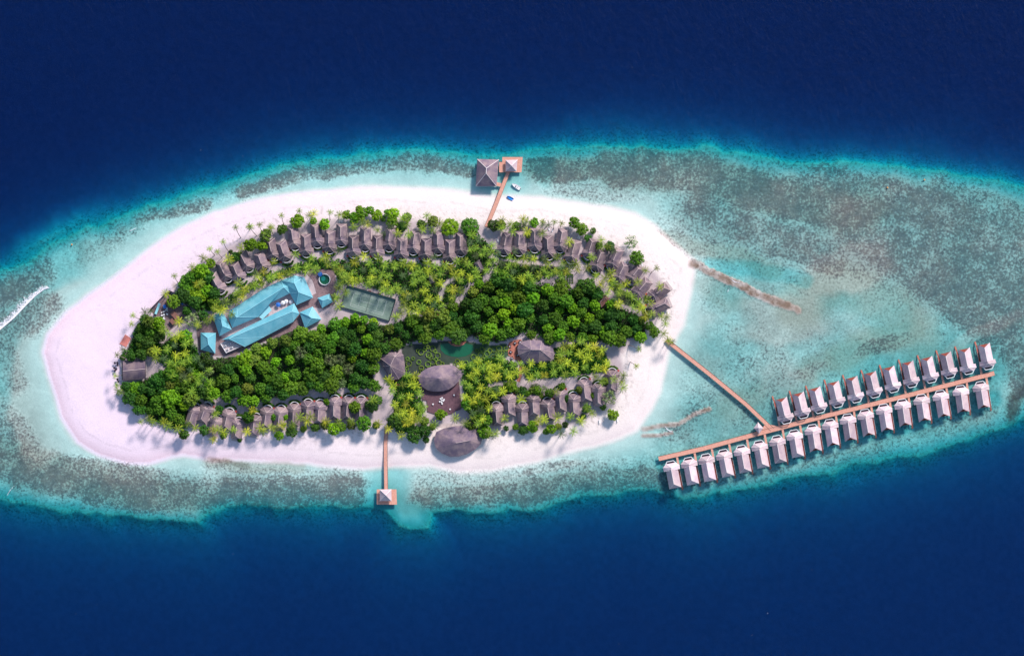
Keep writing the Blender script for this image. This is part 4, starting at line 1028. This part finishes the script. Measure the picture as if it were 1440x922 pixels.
# ------------------------------------------------------------------ vegetation prototypes
def crown_mesh(seed, R=4.6, H0=3.2, Ht=8.2, lumps=46, leaves=100, flat=.8, leaf=.33, sparse=1.0):
    r = random.Random(seed); m = MB(); cs = []
    for i in range(lumps*4):
        a = r.uniform(0, 2*PI); rr = R*math.sqrt(r.random())*.82; z = H0+(Ht-H0)*(1-.72*(rr/R)**2)*r.uniform(.6, 1.0)
        c = (rr*math.cos(a)*r.uniform(.9, 1.12), rr*math.sin(a), z); q = r.uniform(.10, .22)*R*(1.15 if r.random() < .2 else 1)
        if all(math.dist(c, d[0]) > (q+d[1])*.60 for d in cs): cs.append((c, q))
        if len(cs) >= lumps: break
    for c, q in cs:
        n = int(leaves*(q/(.185*R))**2*sparse)
        for k in range(n):
            u = r.uniform(-.35, 1); t = r.uniform(0, 2*PI); s_ = math.sqrt(max(0, 1-u*u)); d = (s_*math.cos(t), s_*math.sin(t), u)
            w = q*(r.uniform(.82, 1.06) if r.random() < .85 else r.uniform(1.05, 1.3))
            leafquad(m, (c[0]+d[0]*w, c[1]+d[1]*w, c[2]+d[2]*w*flat), leaf, r, d)
    # inner branches fill
    for k in range(int(160*sparse)):
        a = r.uniform(0, 2*PI); rr = R*math.sqrt(r.random())*.8; leafquad(m, (rr*math.cos(a), rr*math.sin(a), H0+(Ht-H0)*.35*r.random()), leaf*1.3, r)
    return m, cs
def make_tree(name, seed, mat, bark='bark', **kw):
    root = empty(name); m, cs = crown_mesh(seed, **kw); m.build('crown', M[mat], root)
    t = MB(); H0 = kw.get('H0', 3.2); t.tube([(0, 0, -1), (.1, .05, H0*.5), (0, 0, H0+1.2)], [.38, .28, .2], 7)
    for c, q in cs[:9]: t.tube([(0, 0, H0*.7), (c[0]*.5, c[1]*.5, (H0+c[2])*.5), (c[0], c[1], c[2]-.2)], [.16, .1, .05], 5)
    t.build('trunk', M[bark], root); return root
def frond(m, r, L, az, el, tip, width=.95, seg=6):
    base = Vector((0, 0, 0)); d = Vector((math.cos(az), math.sin(az), 0)); side = Vector((-d.y, d.x, 0)); pts = []
    for i in range(seg+1):
        u = i/seg; pts.append(d*(L*u*(1-.12*u*u))+Vector((0, 0, L*(math.sin(el)*u-tip*u*u))))
    for i in range(seg):
        a, b = pts[i], pts[i+1]; u = (i+.5)/seg; w = width*math.sin(PI*min(1, .18+u*.78))**.8
        dr = (b-a).normalized()
        for s_ in (-1, 1):
            for k in range(2):
                p = a.lerp(b, k*.5); q = a.lerp(b, k*.5+.34); e = (p+q)*.5+side*s_*w*r.uniform(.8, 1.15)+dr*w*.55-Vector((0, 0, w*r.uniform(.2, .45)))
                m.add([p, q, e], [(0, 1, 2) if s_ > 0 else (0, 2, 1)])
        m.bar(a, b, .07, .05)
def make_palm(name, seed, mat, lean=0.0, h=9.5, L=3.3, n=17):
    root = empty(name); r = random.Random(seed); m = MB()
    for i in range(n):
        frond(m, r, L*r.uniform(.82, 1.12), 2*PI*i/n+r.uniform(-.2, .2), r.uniform(-.05, .85), r.uniform(.35, .75), width=L*.155)
    m.v = [(x+lean, y, z+h) for x, y, z in m.v]
    c = m.build('crown', M[mat], root)
    q = MB()
    for i in range(5): a = i*1.25; q.tube([(lean+.22*math.cos(a), .22*math.sin(a), h-.35), (lean+.22*math.cos(a), .22*math.sin(a), h-.1)], [.13, .15], 5)
    q.build('coconuts', M['palm_dark'], c)
    t = MB(); P = []; 
    for i in range(8): u = i/7; P.append((lean*u**1.5, .25*math.sin(u*3), -1+(h+1)*u))
    t.tube(P, [.30-.14*i/7 for i in range(8)], 7); t.build('trunk', M['bark'], root)
    return root
PR = {}
def protos():
    PR['dark'] = [make_tree('broadleaf_tree', 10+i, 'leaf_dark', R=4.8) for i in range(3)]
    PR['mid'] = [make_tree('broadleaf_tree', 20+i, 'leaf_mid', R=4.8) for i in range(4)]
    PR['lime'] = [make_tree('broadleaf_tree', 30+i, 'leaf_lime', R=4.6) for i in range(3)]
    PR['olive'] = [make_tree('broadleaf_tree', 40+i, 'leaf_olive', R=4.6) for i in range(2)]
    PR['pale'] = [make_tree('broadleaf_tree', 50+i, 'leaf_pale', R=4.6, sparse=.45, lumps=26, leaf=.30) for i in range(2)]
    PR['py'] = [make_palm('coconut_palm', 60+i, 'palm_yellow', lean=[0, .8, 1.6][i], L=4.7, n=13) for i in range(3)]
    PR['pg'] = [make_palm('coconut_palm', 70+i, 'palm_green', lean=[0, .8, 1.6, 2.4][i], L=4.3, n=13) for i in range(4)]
    PR['pd'] = [make_palm('coconut_palm', 80+i, 'palm_dark', lean=[0, 1.2][i], L=3.9, n=12) for i in range(2)]
    PR['lean'] = [make_palm('coconut_palm', 90+i, 'palm_green', lean=[7.5, 5.0][i], h=[11, 9.5][i], L=3.0, n=14) for i in range(2)]
protos(); index_children()
KIND = {'dark': ('broadleaf_tree', 'dark green', 'broadleaf tree'), 'mid': ('broadleaf_tree', 'mid green', 'broadleaf tree'), 'lime': ('broadleaf_tree', 'lime green', 'broadleaf tree'),
        'olive': ('broadleaf_tree', 'olive green', 'broadleaf tree'), 'pale': ('broadleaf_tree', 'pale feathery', 'broadleaf tree'), 'py': ('coconut_palm', 'yellowish', 'coconut palm'),
        'pg': ('coconut_palm', 'green', 'coconut palm'), 'pd': ('coconut_palm', 'greyish', 'coconut palm'), 'lean': ('coconut_palm', 'leaning', 'coconut palm')}
TREES = []      # (obj, kind, px, py, r)
def plant(kind, x, y, r=9, az=None):
    P = random.choice(PR[kind]); isp = KIND[kind][0] == 'coconut_palm'
    o = P if P.name not in used else copy_tree(P); used[P.name] = 1
    if isp:
        s_ = random.uniform(.88, 1.12); hh = 10*s_
        lean = {'lean': 6.2}.get(kind, 1.0)
        a = random.uniform(0, 2*PI) if az is None else az
        if kind == 'lean':
            i = PR['lean'].index(P); lean = [7.5, 5.0][i]; hh = [11, 9.5][i]; s_ = 1
        cx, cy = W(x, y, hh+GZ)
        if kind == 'lean': o.location = (cx-lean*math.cos(a), cy-lean*math.sin(a), GZ-.1)
        else: o.location = (cx-.8*math.cos(a), cy-.8*math.sin(a), GZ-.1)
        o.rotation_euler = (0, 0, a); o.scale = (s_, s_, s_*random.uniform(.9, 1.1) if kind != 'lean' else 1)
    else:
        s_ = r*S/4.6; zs = max(.45, min(1.15, s_))*random.uniform(.75, 1.2)
        o.location = (*W(x, y, 6*zs), GZ-.1); o.rotation_euler = (0, 0, random.uniform(0, 6.28)); o.scale = (s_, s_*random.uniform(.9, 1.1), zs)
    TREES.append((o, kind, x, y, r))
SEA = math.radians
# leaning palms on the beach: crown px, base px
for cx_, cy_, bx_, by_ in [(331,319.7,340,341),(350.3,318.7,361,333),(364.7,316,368,330),(313.4,340,320,354),(295,349.7,302,361),(305.5,353.8,311,362),(245,388,249,398),(186.4,443.4,194,448),(184.7,455.5,192,458),(164.7,499,172,502),(395.5,303,398,314),(380.8,319.7,383,330),(420.6,296.6,423,306),(464,298.5,463,312),(763,311.5,764,322),(789.7,314,787,326),(779.6,312,779,322),(923.6,376.9,916,384),(898.7,490.6,892,488),(895,514.6,888,510),(198,593,205,586),(162,528.4,170,527),(164,542,172,540)]:
    plant('lean', cx_, cy_, 6, math.atan2(-(cy_-by_), cx_-bx_))
def PL(kind, s):
    for t in s.split():
        a = [float(v) for v in t.split(',')]; plant(kind, *a)
PL('lime', '417.8,311.4,11 441,311,6 456.6,315,9 498,307,9 509,300.3,10 529.5,303,8.5 553.4,300.3,9 551.6,311.4,9 633,319,13.5 352,344.6,11 368.8,345.5,8 296.8,370.4,7.5 284,381.5,12 276.5,414.7,14 291,409,10 222.9,455.5,10.5 261,472.9,11 487,302,7 751,313,7 807.4,313.5,8.5 896.9,474,6.5 459.3,564.4,5.5 401,586.5,5 398,597,5 468.6,603,10 392.8,612.4,7 717.8,542,10 681.8,606.8,11 749,600,9 775,603,8.5 861.7,582.8,9 620,582.8,9 545,300,6 520,296,7 505,294,6 265,480,8')
PL('mid', '396.6,322.4,8 338,360,7 661.5,318.7,14 262.8,399,13 300.5,424,9 203.8,448.6,8 200.3,460.7,9 244.6,424.3,10 895,363,10.5 834,325,5 818.5,322.4,9 726,318,7 348.5,586.5,9 499,571.8,9 512,595.8,11 657,568,10 671.7,568,10 664,556,9 681,592,11 670,585,9 662,598,8 597,592,7 773,552,7 755,548,7 920,466.6,8.5 385.4,586.5,6 427,603,5 355,577,6 480,600,7 268,391,9 270,405,9')
PL('dark', '330,361,7 324.5,354,3.5 693.8,317,9 538.7,307.7,5 564.5,318.7,8 262.8,437.3,7 197.5,476,8 209,481.5,10 184.7,500.6,8 200,497,9 172.6,502.4,5 259,610.5,8.5 287.6,605,8 314.4,612.4,5.5 308.8,575.5,6.5 410.4,606.8,9 443.7,600.4,7 529,598,6 555.3,592,12 583,610.5,13.5 564.5,600,10 597,606,9 575,600,9 599,618,5.5 734.4,549.6,8 736,605,7.5 826.8,335.4,6 857,346.4,8 842,345,6 824.8,575,7 712,602,4.5 337.4,618,4 690,556,8 522,571,10 710,553,5 530,562,8 700,393,12 715,398,12 610,455,9 797,560,6 840,372,0.1')
PL('olive', '373.4,330.7,10 593,316,8 608.8,311.4,9 572,306,8 705,316,8 742,330,6 457,598,7 494,598,7 560,580,9 750,548,7 785,600,6 608,600,6')
PL('pale', '269.7,450.3,11 740.8,312,8 887.6,340,11 857,558.9,11.5 540.5,330,6 476,592,6 752.8,545,8 765,547,6 280,445,8 735,318,6')
PL('pg', '380,318.7 350,319 435,303 476,305 495.3,319.7 505.5,312 532,320.6 564.5,307.7 572,317 572,328 557,328 608.8,324.3 618,314 600,306 597,322 338,350 287,364 270,375 302.4,582.8 273,603 307,603 326.3,604 365,603 380,603 438,586.5 419.7,587.5 476,595.8 494.4,593 522,563 710.4,587.5 800,586.5 830,583 807,605 824.8,571.8 874.6,536.7 878,527.5 876,545 704.9,311.4 717.8,315 706.7,320.6 719.6,324.3 763,324.3 845,336.3 845,347 909.8,378.7 927.3,400.8 909.8,417.5 896.9,400 929,444 938,446 916,442 936.5,455.5 932.8,470 940,479 780,552 838,530 849,538 862,535 664.3,588.4 656,592 640,588 597.7,588.4 610.6,597.6 562.7,584.7 699,606.8 688,610 853,347 282,398 209,590 215.6,594.8 236,599.4 249,604 166.8,550.6 232.5,462')
PL('py', '232.4,414.7 319,365 441,300 517.5,314 734.4,309 740.8,326 799,340 345.7,606 396.5,597.6 457.5,592 531.3,595.8 546,603 575.6,590 570,593 735,520 732.5,560.7 764,588.4 757,592 782.4,588.4 815.6,590 562.7,613.3 583,589 249.8,452 300,604 355,577 228.6,594 280,400 870,425 905,432')
PL('pd', '202.7,438.7 210.7,439 172.6,491 168.2,551 763,314 771,316 789.7,608.7 693,612 550,318 862,352 946,482')

PL('pg', '812,372 826,377 800,380 838,388 850,392 862,398 872,404 880,414 868,410 858,384 783,362 790,372 770,375 778,383 478,385 484,392 479,400 484,410 476,418 492,394 505,399 560,412 566,424 563,438 335,413 355,403 368,397 380,391 400,385 318,427 302,434 298,446 290,452 275,458')
PL('py', '845,400 860,392 812,380 345,407 392,389 311,436 480,378 498,396 572,416')
PL('pg', '474,405 472,420 488,390 520,399 540,404 552,407 566,432 558,446 475,432 330,425 324,440 430,381 441,381')
PL('lime', '500,447,6 512,450,7 525,453,7')
PL('dark', '828,402,12 840,413,10 817,400,8 286,444,8')
for i, (a, b) in enumerate(TOP):
    if random.random() < .72: plant(random.choice(['pg', 'pg', 'py', 'pd']), b[0]+(b[0]-a[0])*.12+random.uniform(-7, 7), b[1]+(b[1]-a[1])*.12+random.uniform(-3, 5))
for i, (a, b) in enumerate(BOT[:14]):
    if random.random() < .5: plant(random.choice(['pg', 'py', 'pg']), a[0]+random.uniform(-9, 9), a[1]+random.uniform(-2, 7))
for x, y, r_ in [(790,543,6),(815,548,6),(800,561,5),(760,556,5),(727,548,6),(742,553,5),(833,556,5),(852,536,6),(848,572,5),(820,585,5),(725,600,5),(768,606,5),(795,597,5)]:
    plant(random.choice(['dark', 'mid', 'olive']), x, y, r_)
def poisson(poly, dmin, n, avoid, jitter=1.0, tries=9000):
    xs = [p[0] for p in poly]; ys = [p[1] for p in poly]; out = []
    q = np.array([(random.uniform(min(xs), max(xs)), random.uniform(min(ys), max(ys))) for _ in range(tries)])
    ok = inpoly(q[:, 0], q[:, 1], poly); q = q[ok]
    for x, y in q:
        if any((x-a)**2+(y-b)**2 < dmin**2 for a, b in out): continue
        if avoid(x, y): continue
        out.append((x, y))
        if len(out) >= n: break
    return out
def in1(x, y, P):
    c = False; n = len(P)
    for i in range(n):
        x0, y0 = P[i]; x1, y1 = P[(i+1) % n]
        if (y0 > y) != (y1 > y) and x < (x1-x0)*(y-y0)/(y1-y0)+x0: c = not c
    return c
def nearpoly(x, y, P, m):
    for i in range(len(P)):
        a = nearest_on_seg((x, y), P[i], P[(i+1) % len(P)])
        if math.hypot(a[0]-x, a[1]-y) < m: return True
    return False
def avoid(margin, vil=1.0):
    def f(x, y):
        for a, b, r in BLD:
            if (x-a)**2+(y-b)**2 < (r*vil)**2: return True
        for P in BOX:
            if in1(x, y, P) or nearpoly(x, y, P, margin): return True
        for P in PATHS:
            for a, b in zip(P, P[1:]):
                q = nearest_on_seg((x, y), a, b)
                if math.hypot(q[0]-x, q[1]-y) < 3: return True
        return False
    return f
nb = sum(KIND[t[1]][0] == 'broadleaf_tree' for t in TREES); npalm = len(TREES)-nb
print('listed broad', nb, 'palm', npalm)
GX = [GARDEN, [(712,478),(735,474),(735,510),(712,500)]]
def av5(x, y):
    if _a5(x, y): return True
    return any(in1(x, y, P) or nearpoly(x, y, P, 7) for P in GX)
_a5 = avoid(5)
B = []
for poly, d in ((F_MAIN, 12.6), (F_WEST, 11.5), (F_NW, 12), (F_N, 13)):
    for p in poisson(poly, d, 400, av5):
        if any((p[0]-t[2])**2+(p[1]-t[3])**2 < 64 for t in TREES[:nb+npalm]) and poly is not F_MAIN: continue
        B.append((p, poly is F_MAIN))
random.shuffle(B); print('forest', len(B)); BX = B[300-nb:]; B = B[:300-nb]
for (x, y), mn in B:
    k = random.choices(['dark', 'mid', 'lime', 'olive'], [3.0, 5, 2.0, 1.8] if mn else [3, 5, 1, 2])[0]
    if mn and y < 440 and x > 690: k = random.choices(['dark', 'mid', 'lime'], [3, 6, 2.5])[0]
    if mn and x < 560 and 490 < y < 545 and random.random() < .07: k = 'pale'
    plant(k, x, y, random.choice([random.uniform(6.5, 9), random.uniform(8.5, 11.5), random.uniform(8.5, 13)]))
Pp = []
for poly, d in ((P_STRIP, 10), (P_NE, 10), (P_E, 10), (P_MID, 10.2), (P_MID2, 10.2), (P_LEFT, 10), (P_W, 10)):
    for p in poisson(poly, d, 400, avoid(2, .85)): Pp.append((p, poly))
random.shuffle(Pp); print('palms', len(Pp)); PX = Pp[300-npalm:]; Pp = Pp[:300-npalm]
for (x, y), poly in Pp:
    if poly in (P_MID, P_MID2, P_LEFT): k = random.choices(['py', 'pg', 'pd'], [6, 4, .5])[0]
    elif poly is P_STRIP: k = random.choices(['py', 'pg', 'pd'], [3.0, 6, 2])[0]
    else: k = random.choices(['py', 'pg', 'pd'], [2, 6, 3])[0]
    plant(k, x, y)
# the palms beyond three hundred: one object
def merge(name, items, label):
    V = []; F = []; MI = []; mats = []; off = 0
    for proto, mtx in items:
        for ch in [c for c in proto.children]:
            me = ch.data; a = np.empty(len(me.vertices)*3); me.vertices.foreach_get('co', a); a = a.reshape(-1, 3)
            Mx = np.array(mtx); a = a@Mx[:3, :3].T+Mx[:3, 3]; V.append(a)
            if me.materials[0] not in mats: mats.append(me.materials[0])
            mi = mats.index(me.materials[0])
            for p in me.polygons: F.append([v+off for v in p.vertices]); MI.append(mi)
            off += len(a)
    me = bpy.data.meshes.new(name); me.from_pydata(np.concatenate(V).tolist(), [], F)
    for q in mats: me.materials.append(q)
    me.polygons.foreach_set('material_index', MI); me.update()
    o = bpy.data.objects.new(name, me); C.objects.link(o); tag(o, label, kind='stuff')
it = []
for (x, y), poly in PX[:260]:
    k = random.choices(['py', 'pg', 'pd'], [5, 5, 1] if poly in (P_MID, P_MID2, P_LEFT) else [2.5, 6, 2])[0]; P = random.choice(PR[k]); s_ = random.uniform(.85, 1.05); cx, cy = W(x, y, 10)
    it.append((P, Matrix.Translation((cx, cy, GZ))@Matrix.Rotation(random.uniform(0, 6.28), 4, 'Z')@Matrix.Diagonal((s_, s_, s_, 1))))
if it: merge('palm_grove', it, 'mass of further coconut palm crowns filling the groves between the villas')
it = []
for (x, y), mn in BX[:80]:
    k = random.choice(['mid', 'dark', 'mid', 'lime']); P = random.choice(PR[k]); s_ = random.uniform(.8, 1.1); cx, cy = W(x, y, 6)
    it.append((P, Matrix.Translation((cx, cy, GZ))@Matrix.Rotation(random.uniform(0, 6.28), 4, 'Z')@Matrix.Diagonal((s_, s_, s_*.95, 1))))
if it: merge('forest_canopy', it, 'mass of further broadleaf crowns filling the dense forest in the middle of the island')
# labels: nearest landmark + compass + rank
LM = [('green tennis court', 518, 426), ('round pool', 457, 393), ('broad turquoise roof', 421, 408), ('longest turquoise roof', 360, 430), ('turquoise pyramid roof', 293, 480), ('walled service yard', 240, 438), ('red square platform', 176, 479), ('barrel-roofed hall', 188, 520), ('first south villa', 276, 585), ('left south villas', 400, 585), ('last left south villa', 500, 575), ('head of the south jetty', 543, 600), ('dark plum terrace', 622, 565), ('oval beach hall', 643, 620), ('many-sided garden hall', 553, 510), ('green oval pond', 643, 490), ('terracotta terrace', 722, 492), ('hipped bar hall', 752, 492), ('first right south villa', 705, 580), ('right south villas', 780, 570), ('last right south villa', 855, 545), ('head of the east jetty', 937, 477), ('last north villa', 920, 425), ('brownish pink hut', 846, 422), ('right north villas', 800, 345), ('first right north villa', 715, 340), ('plum garden hut', 674, 373), ('head of the north jetty', 684, 319), ('last left north villa', 640, 345), ('middle left north villas', 550, 340), ('bend of north villas', 430, 345), ('first north villa', 300, 395), ('left forest centre', 400, 525), ('right forest centre', 750, 430), ('lower long turquoise roof', 365, 460), ('lens-shaped roof', 618, 532)]
def comp(dx, dy): return ['right', 'upper right', 'top', 'upper left', 'left', 'lower left', 'bottom', 'lower right'][int(((math.degrees(math.atan2(-dy, dx))+382.5) % 360)//45) % 8]
bk = {}
for t in TREES:
    o, k, x, y, r = t; n, lx, ly = min(LM, key=lambda q: (q[1]-x)**2+(q[2]-y)**2)
    bk.setdefault((k, n, comp(x-lx, y-ly)), []).append((math.hypot(x-lx, y-ly), o))
REL = {'right': 'right of', 'left': 'left of', 'top': 'above', 'bottom': 'below', 'upper right': 'above right of', 'upper left': 'above left of', 'lower right': 'below right of', 'lower left': 'below left of'}
for (k, n, c), L_ in bk.items():
    L_.sort(key=lambda q: q[0]); nm, colr, kd = KIND[k]
    for i, (d, o) in enumerate(L_):
        rank = '' if len(L_) == 1 else (['nearest', 'second nearest', 'third nearest', 'fourth nearest', 'fifth nearest', 'sixth nearest', 'seventh nearest', 'eighth nearest', 'ninth nearest', 'tenth nearest'][min(i, 9)]+' ')
        lab = f'{rank}{colr} {kd} {REL[c]} the {n}'
        tag(o, lab, 'tree' if kd.startswith('b') else 'palm', 'broadleaf trees of the island' if kd.startswith('b') else 'coconut palms of the island')
# undergrowth (uncountable)
m = MB(); r = random.Random(5)
for poly, cnt in ((F_MAIN, 9000), (F_WEST, 1600), (F_NW, 900), (F_N, 800), (P_STRIP, 5200), (P_MID, 2000), (P_MID2, 2000), (P_LEFT, 1200), (P_W, 1500), (P_NE, 500)):
    xs = [p[0] for p in poly]; ys = [p[1] for p in poly]
    q = np.array([(r.uniform(min(xs), max(xs)), r.uniform(min(ys), max(ys))) for _ in range(cnt*2)]); q = q[inpoly(q[:, 0], q[:, 1], poly)][:cnt]
    bad = np.zeros(len(q), bool)
    for P in BOX: bad |= inpoly(q[:, 0], q[:, 1], P) | (distline(q[:, 0], q[:, 1], P, True) < 2)
    for a, b, rr in BLD: bad |= ((q[:, 0]-a)**2+(q[:, 1]-b)**2 < (rr*.8)**2)
    for P in PATHS: bad |= distline(q[:, 0], q[:, 1], P) < 3
    for x, y in q[~bad]:
        X_, Y_ = W(x, y, 2); z0 = GZ+r.uniform(.3, 2.6 if poly[0][0] in (258, 175, 172, 252) else 1.3)
        for k in range(4): leafquad(m, (X_+r.uniform(-.6, .6), Y_+r.uniform(-.6, .6), z0+r.uniform(-.2, .3)), .6, r)
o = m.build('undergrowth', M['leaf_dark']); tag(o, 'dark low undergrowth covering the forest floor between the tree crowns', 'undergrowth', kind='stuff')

# ring shrubs of the garden
def ring_proto(R, mat, seed):
    m = MB(); r = random.Random(seed)
    for i in range(int(230*R)):
        t = r.uniform(0, 2*PI); a = r.gauss(0, .16); x, y = (R+a)*math.cos(t), (R+a)*math.sin(t); leafquad(m, (x, y, .35+r.uniform(-.2, .45)), .2, r)
    return m.build('ring_shrub', mat)
rp = [ring_proto(1.5, M['lime'], 1), ring_proto(1.1, M['lime'], 2), ring_proto(1.85, M['lime'], 3)]
RG = [(602,488,1),(608.5,490,2),(592,495,2),(597,492,1),(587.5,493,1),(603,499,2),(605,502,0),(615.5,499.5,2),(612,493.5,1),(573,504,1),(575,511,2),(589,509,0),(602,512,2),(609,508.5,2),(617,510,2),(622,511,1),(592.5,517,0),(592.5,521,1),(572,518,1),(581,504,1),(598,488.5,1),(613,505,1),(666,502,2),(676,499,2),(671,493,1),(678,491,0),(685,497,2),(695,491,2),(702,489.5,2),(712,490,0),(694,503,2),(678,506,2),(700,498,0),(643,508,0),(650,511,2),(645,514,0),(655,510,0),(689,493,0),(707,495,1),(670,509,0),(640,511,1),(684,505,0)]
for i, (x, y, k) in enumerate(RG):
    o = rp[k]; nm = f'rp{k}'
    if nm in used: o = o.copy(); C.objects.link(o)
    used[nm] = 1; o.location = (*W(x, y, GZ), GZ); o.rotation_euler = (0, 0, i)
    side = 'left' if x < 640 else 'right'
    rank = sorted([q[0]+q[1]*.001 for q in RG if (q[0] < 640) == (x < 640)]).index(x+y*.001)
    tag(o, f'lime green ring-shaped shrub, {ORD[rank]} from the left in the garden {side} of the green pond', 'shrub', 'ring shrubs in the garden')
# dotted young plants on the sand
m = MB(); r = random.Random(9)
for i in range(26):
    leafquad(m, (r.uniform(-.3, .3), r.uniform(-.3, .3), r.uniform(.1, .7)), .26, r)
yp = m.build('young_plant', M['palm_dark']); pts = []
for j, y in enumerate((375, 378.5, 382, 385.5, 389)):
    for i in range(16):
        x = 689+i*4.2+(j % 2)*2.1-j*.5
        if x < 712 and y < 378: continue
        if x > 735 or (x > 733 and y > 386): continue
        if y > 386 and x < 722: continue
        pts.append((x, y+r.uniform(-.5, .5)-(x-700)*.05))
pts += [(760+i*3.4, 398-abs(i-4)*.5+r.uniform(-1, 1)) for i in range(6)]
for i, p in enumerate(pts):
    o = yp if i == 0 else yp.copy()
    if i: C.objects.link(o)
    o.location = (*W(*p, GZ), GZ); o.rotation_euler = (0, 0, i); tag(o, 'small dark plant in the dotted grid on grey sand below the north villas', 'plant', 'young plants dotted on the sand')
m = MB()
for i in range(40): leafquad(m, (r.uniform(-.6, .6), r.uniform(-.6, .6), r.uniform(.1, .5)), .3, r)
gp = m.build('garden_plant', M['leaf_mid'])
k = 0
for i in range(4):
    for j in range(4):
        o = gp if k == 0 else gp.copy()
        if k: C.objects.link(o)
        o.location = (*W(794+i*3.6, 386.5+j*3.6, GZ), GZ); tag(o, f'green garden plant, {ORD[i]} column, {ORD[j]} row of the small bed below right north villas', 'plant', 'garden plants in the small bed'); k += 1
# loungers on the beach by the villas (pale)
lg = empty('sun_lounger'); MB().box(-.35, .35, -1, .5, .3, .42).build('seat', M['white'], lg); m = MB(); m.slab([(-.35, .5, .42), (.35, .5, .42), (.35, 1.1, .85), (-.35, 1.1, .85)], .1); m.build('backrest', M['white'], lg)
parts(lg, 'leg', 'white', [(a, b) for a in (-.3, .3) for b in (-.8, .4)], 0, .3, .04); index_children()
LP = [(478,311),(481,311),(632,333),(636,333),(641,334),(813,333),(815,334),(879,369),(882,370),(466,583),(482,581),(483,586),(772,322),(777,324),(868,590),(903,372),(700,338),(843,592)]
for i, p in enumerate(LP):
    n, lx, ly = min(LM, key=lambda q: (q[1]-p[0])**2+(q[2]-p[1])**2)
    o = lg if i == 0 else copy_tree(lg); o.location = (*W(*p, GZ), GZ); o.rotation_euler = (0, 0, random.uniform(-.4, .4)+(0 if p[1] < 450 else PI)); sc = 1.15; o.scale = (sc, sc, sc)
    tag(o, f'white sun lounger {REL[comp(p[0]-lx, p[1]-ly)]} the {n} beside a villa', 'lounger', 'white loungers near the villas')

# ------------------------------------------------------------------ light, sky, camera
sc = bpy.context.scene
w = bpy.data.worlds.new('World'); sc.world = w; w.use_nodes = True; t = w.node_tree
bg = t.nodes['Background']; sky = t.nodes.new('ShaderNodeTexSky'); sky.sky_type = 'NISHITA'; sky.sun_disc = False
EL, AZ = math.radians(35), math.radians(57)      # AZ = direction of the sun, counter-clockwise from +X (right), towards +Y (top)
sky.sun_elevation = EL; sky.sun_rotation = math.radians(90)-AZ; sky.altitude = 0; sky.air_density = 1.2; sky.dust_density = .6; sky.ozone_density = 1.5
t.links.new(sky.outputs[0], bg.inputs[0]); bg.inputs[1].default_value = 0.125
sl = bpy.data.lights.new('Sun', 'SUN'); sl.energy = 4.3; sl.angle = math.radians(10.0); sl.color = (1, .90, .84)
so = bpy.data.objects.new('Sun', sl); C.objects.link(so)
d = Vector((math.cos(EL)*math.cos(AZ), math.cos(EL)*math.sin(AZ), math.sin(EL))); so.rotation_euler = d.to_track_quat('Z', 'Y').to_euler()
cam = bpy.data.cameras.new('Camera'); co = bpy.data.objects.new('Camera', cam); C.objects.link(co)
co.location = (0, 0, H); co.rotation_euler = (0, 0, 0); cam.sensor_width = 36; cam.lens = 36*H/720; cam.clip_end = 60000; cam.clip_start = 1
sc.camera = co
sc.view_settings.view_transform = 'Standard'; sc.view_settings.look = 'None'; sc.view_settings.exposure = 0.36; sc.view_settings.gamma = 1
for o_ in bpy.data.objects:
    if 'label' in o_ and len(o_['label'].replace('-', ' ').split()) > 16: print('LONG', o_.name, o_['label'])
print('objects', len(bpy.data.objects), 'trees', len(TREES))
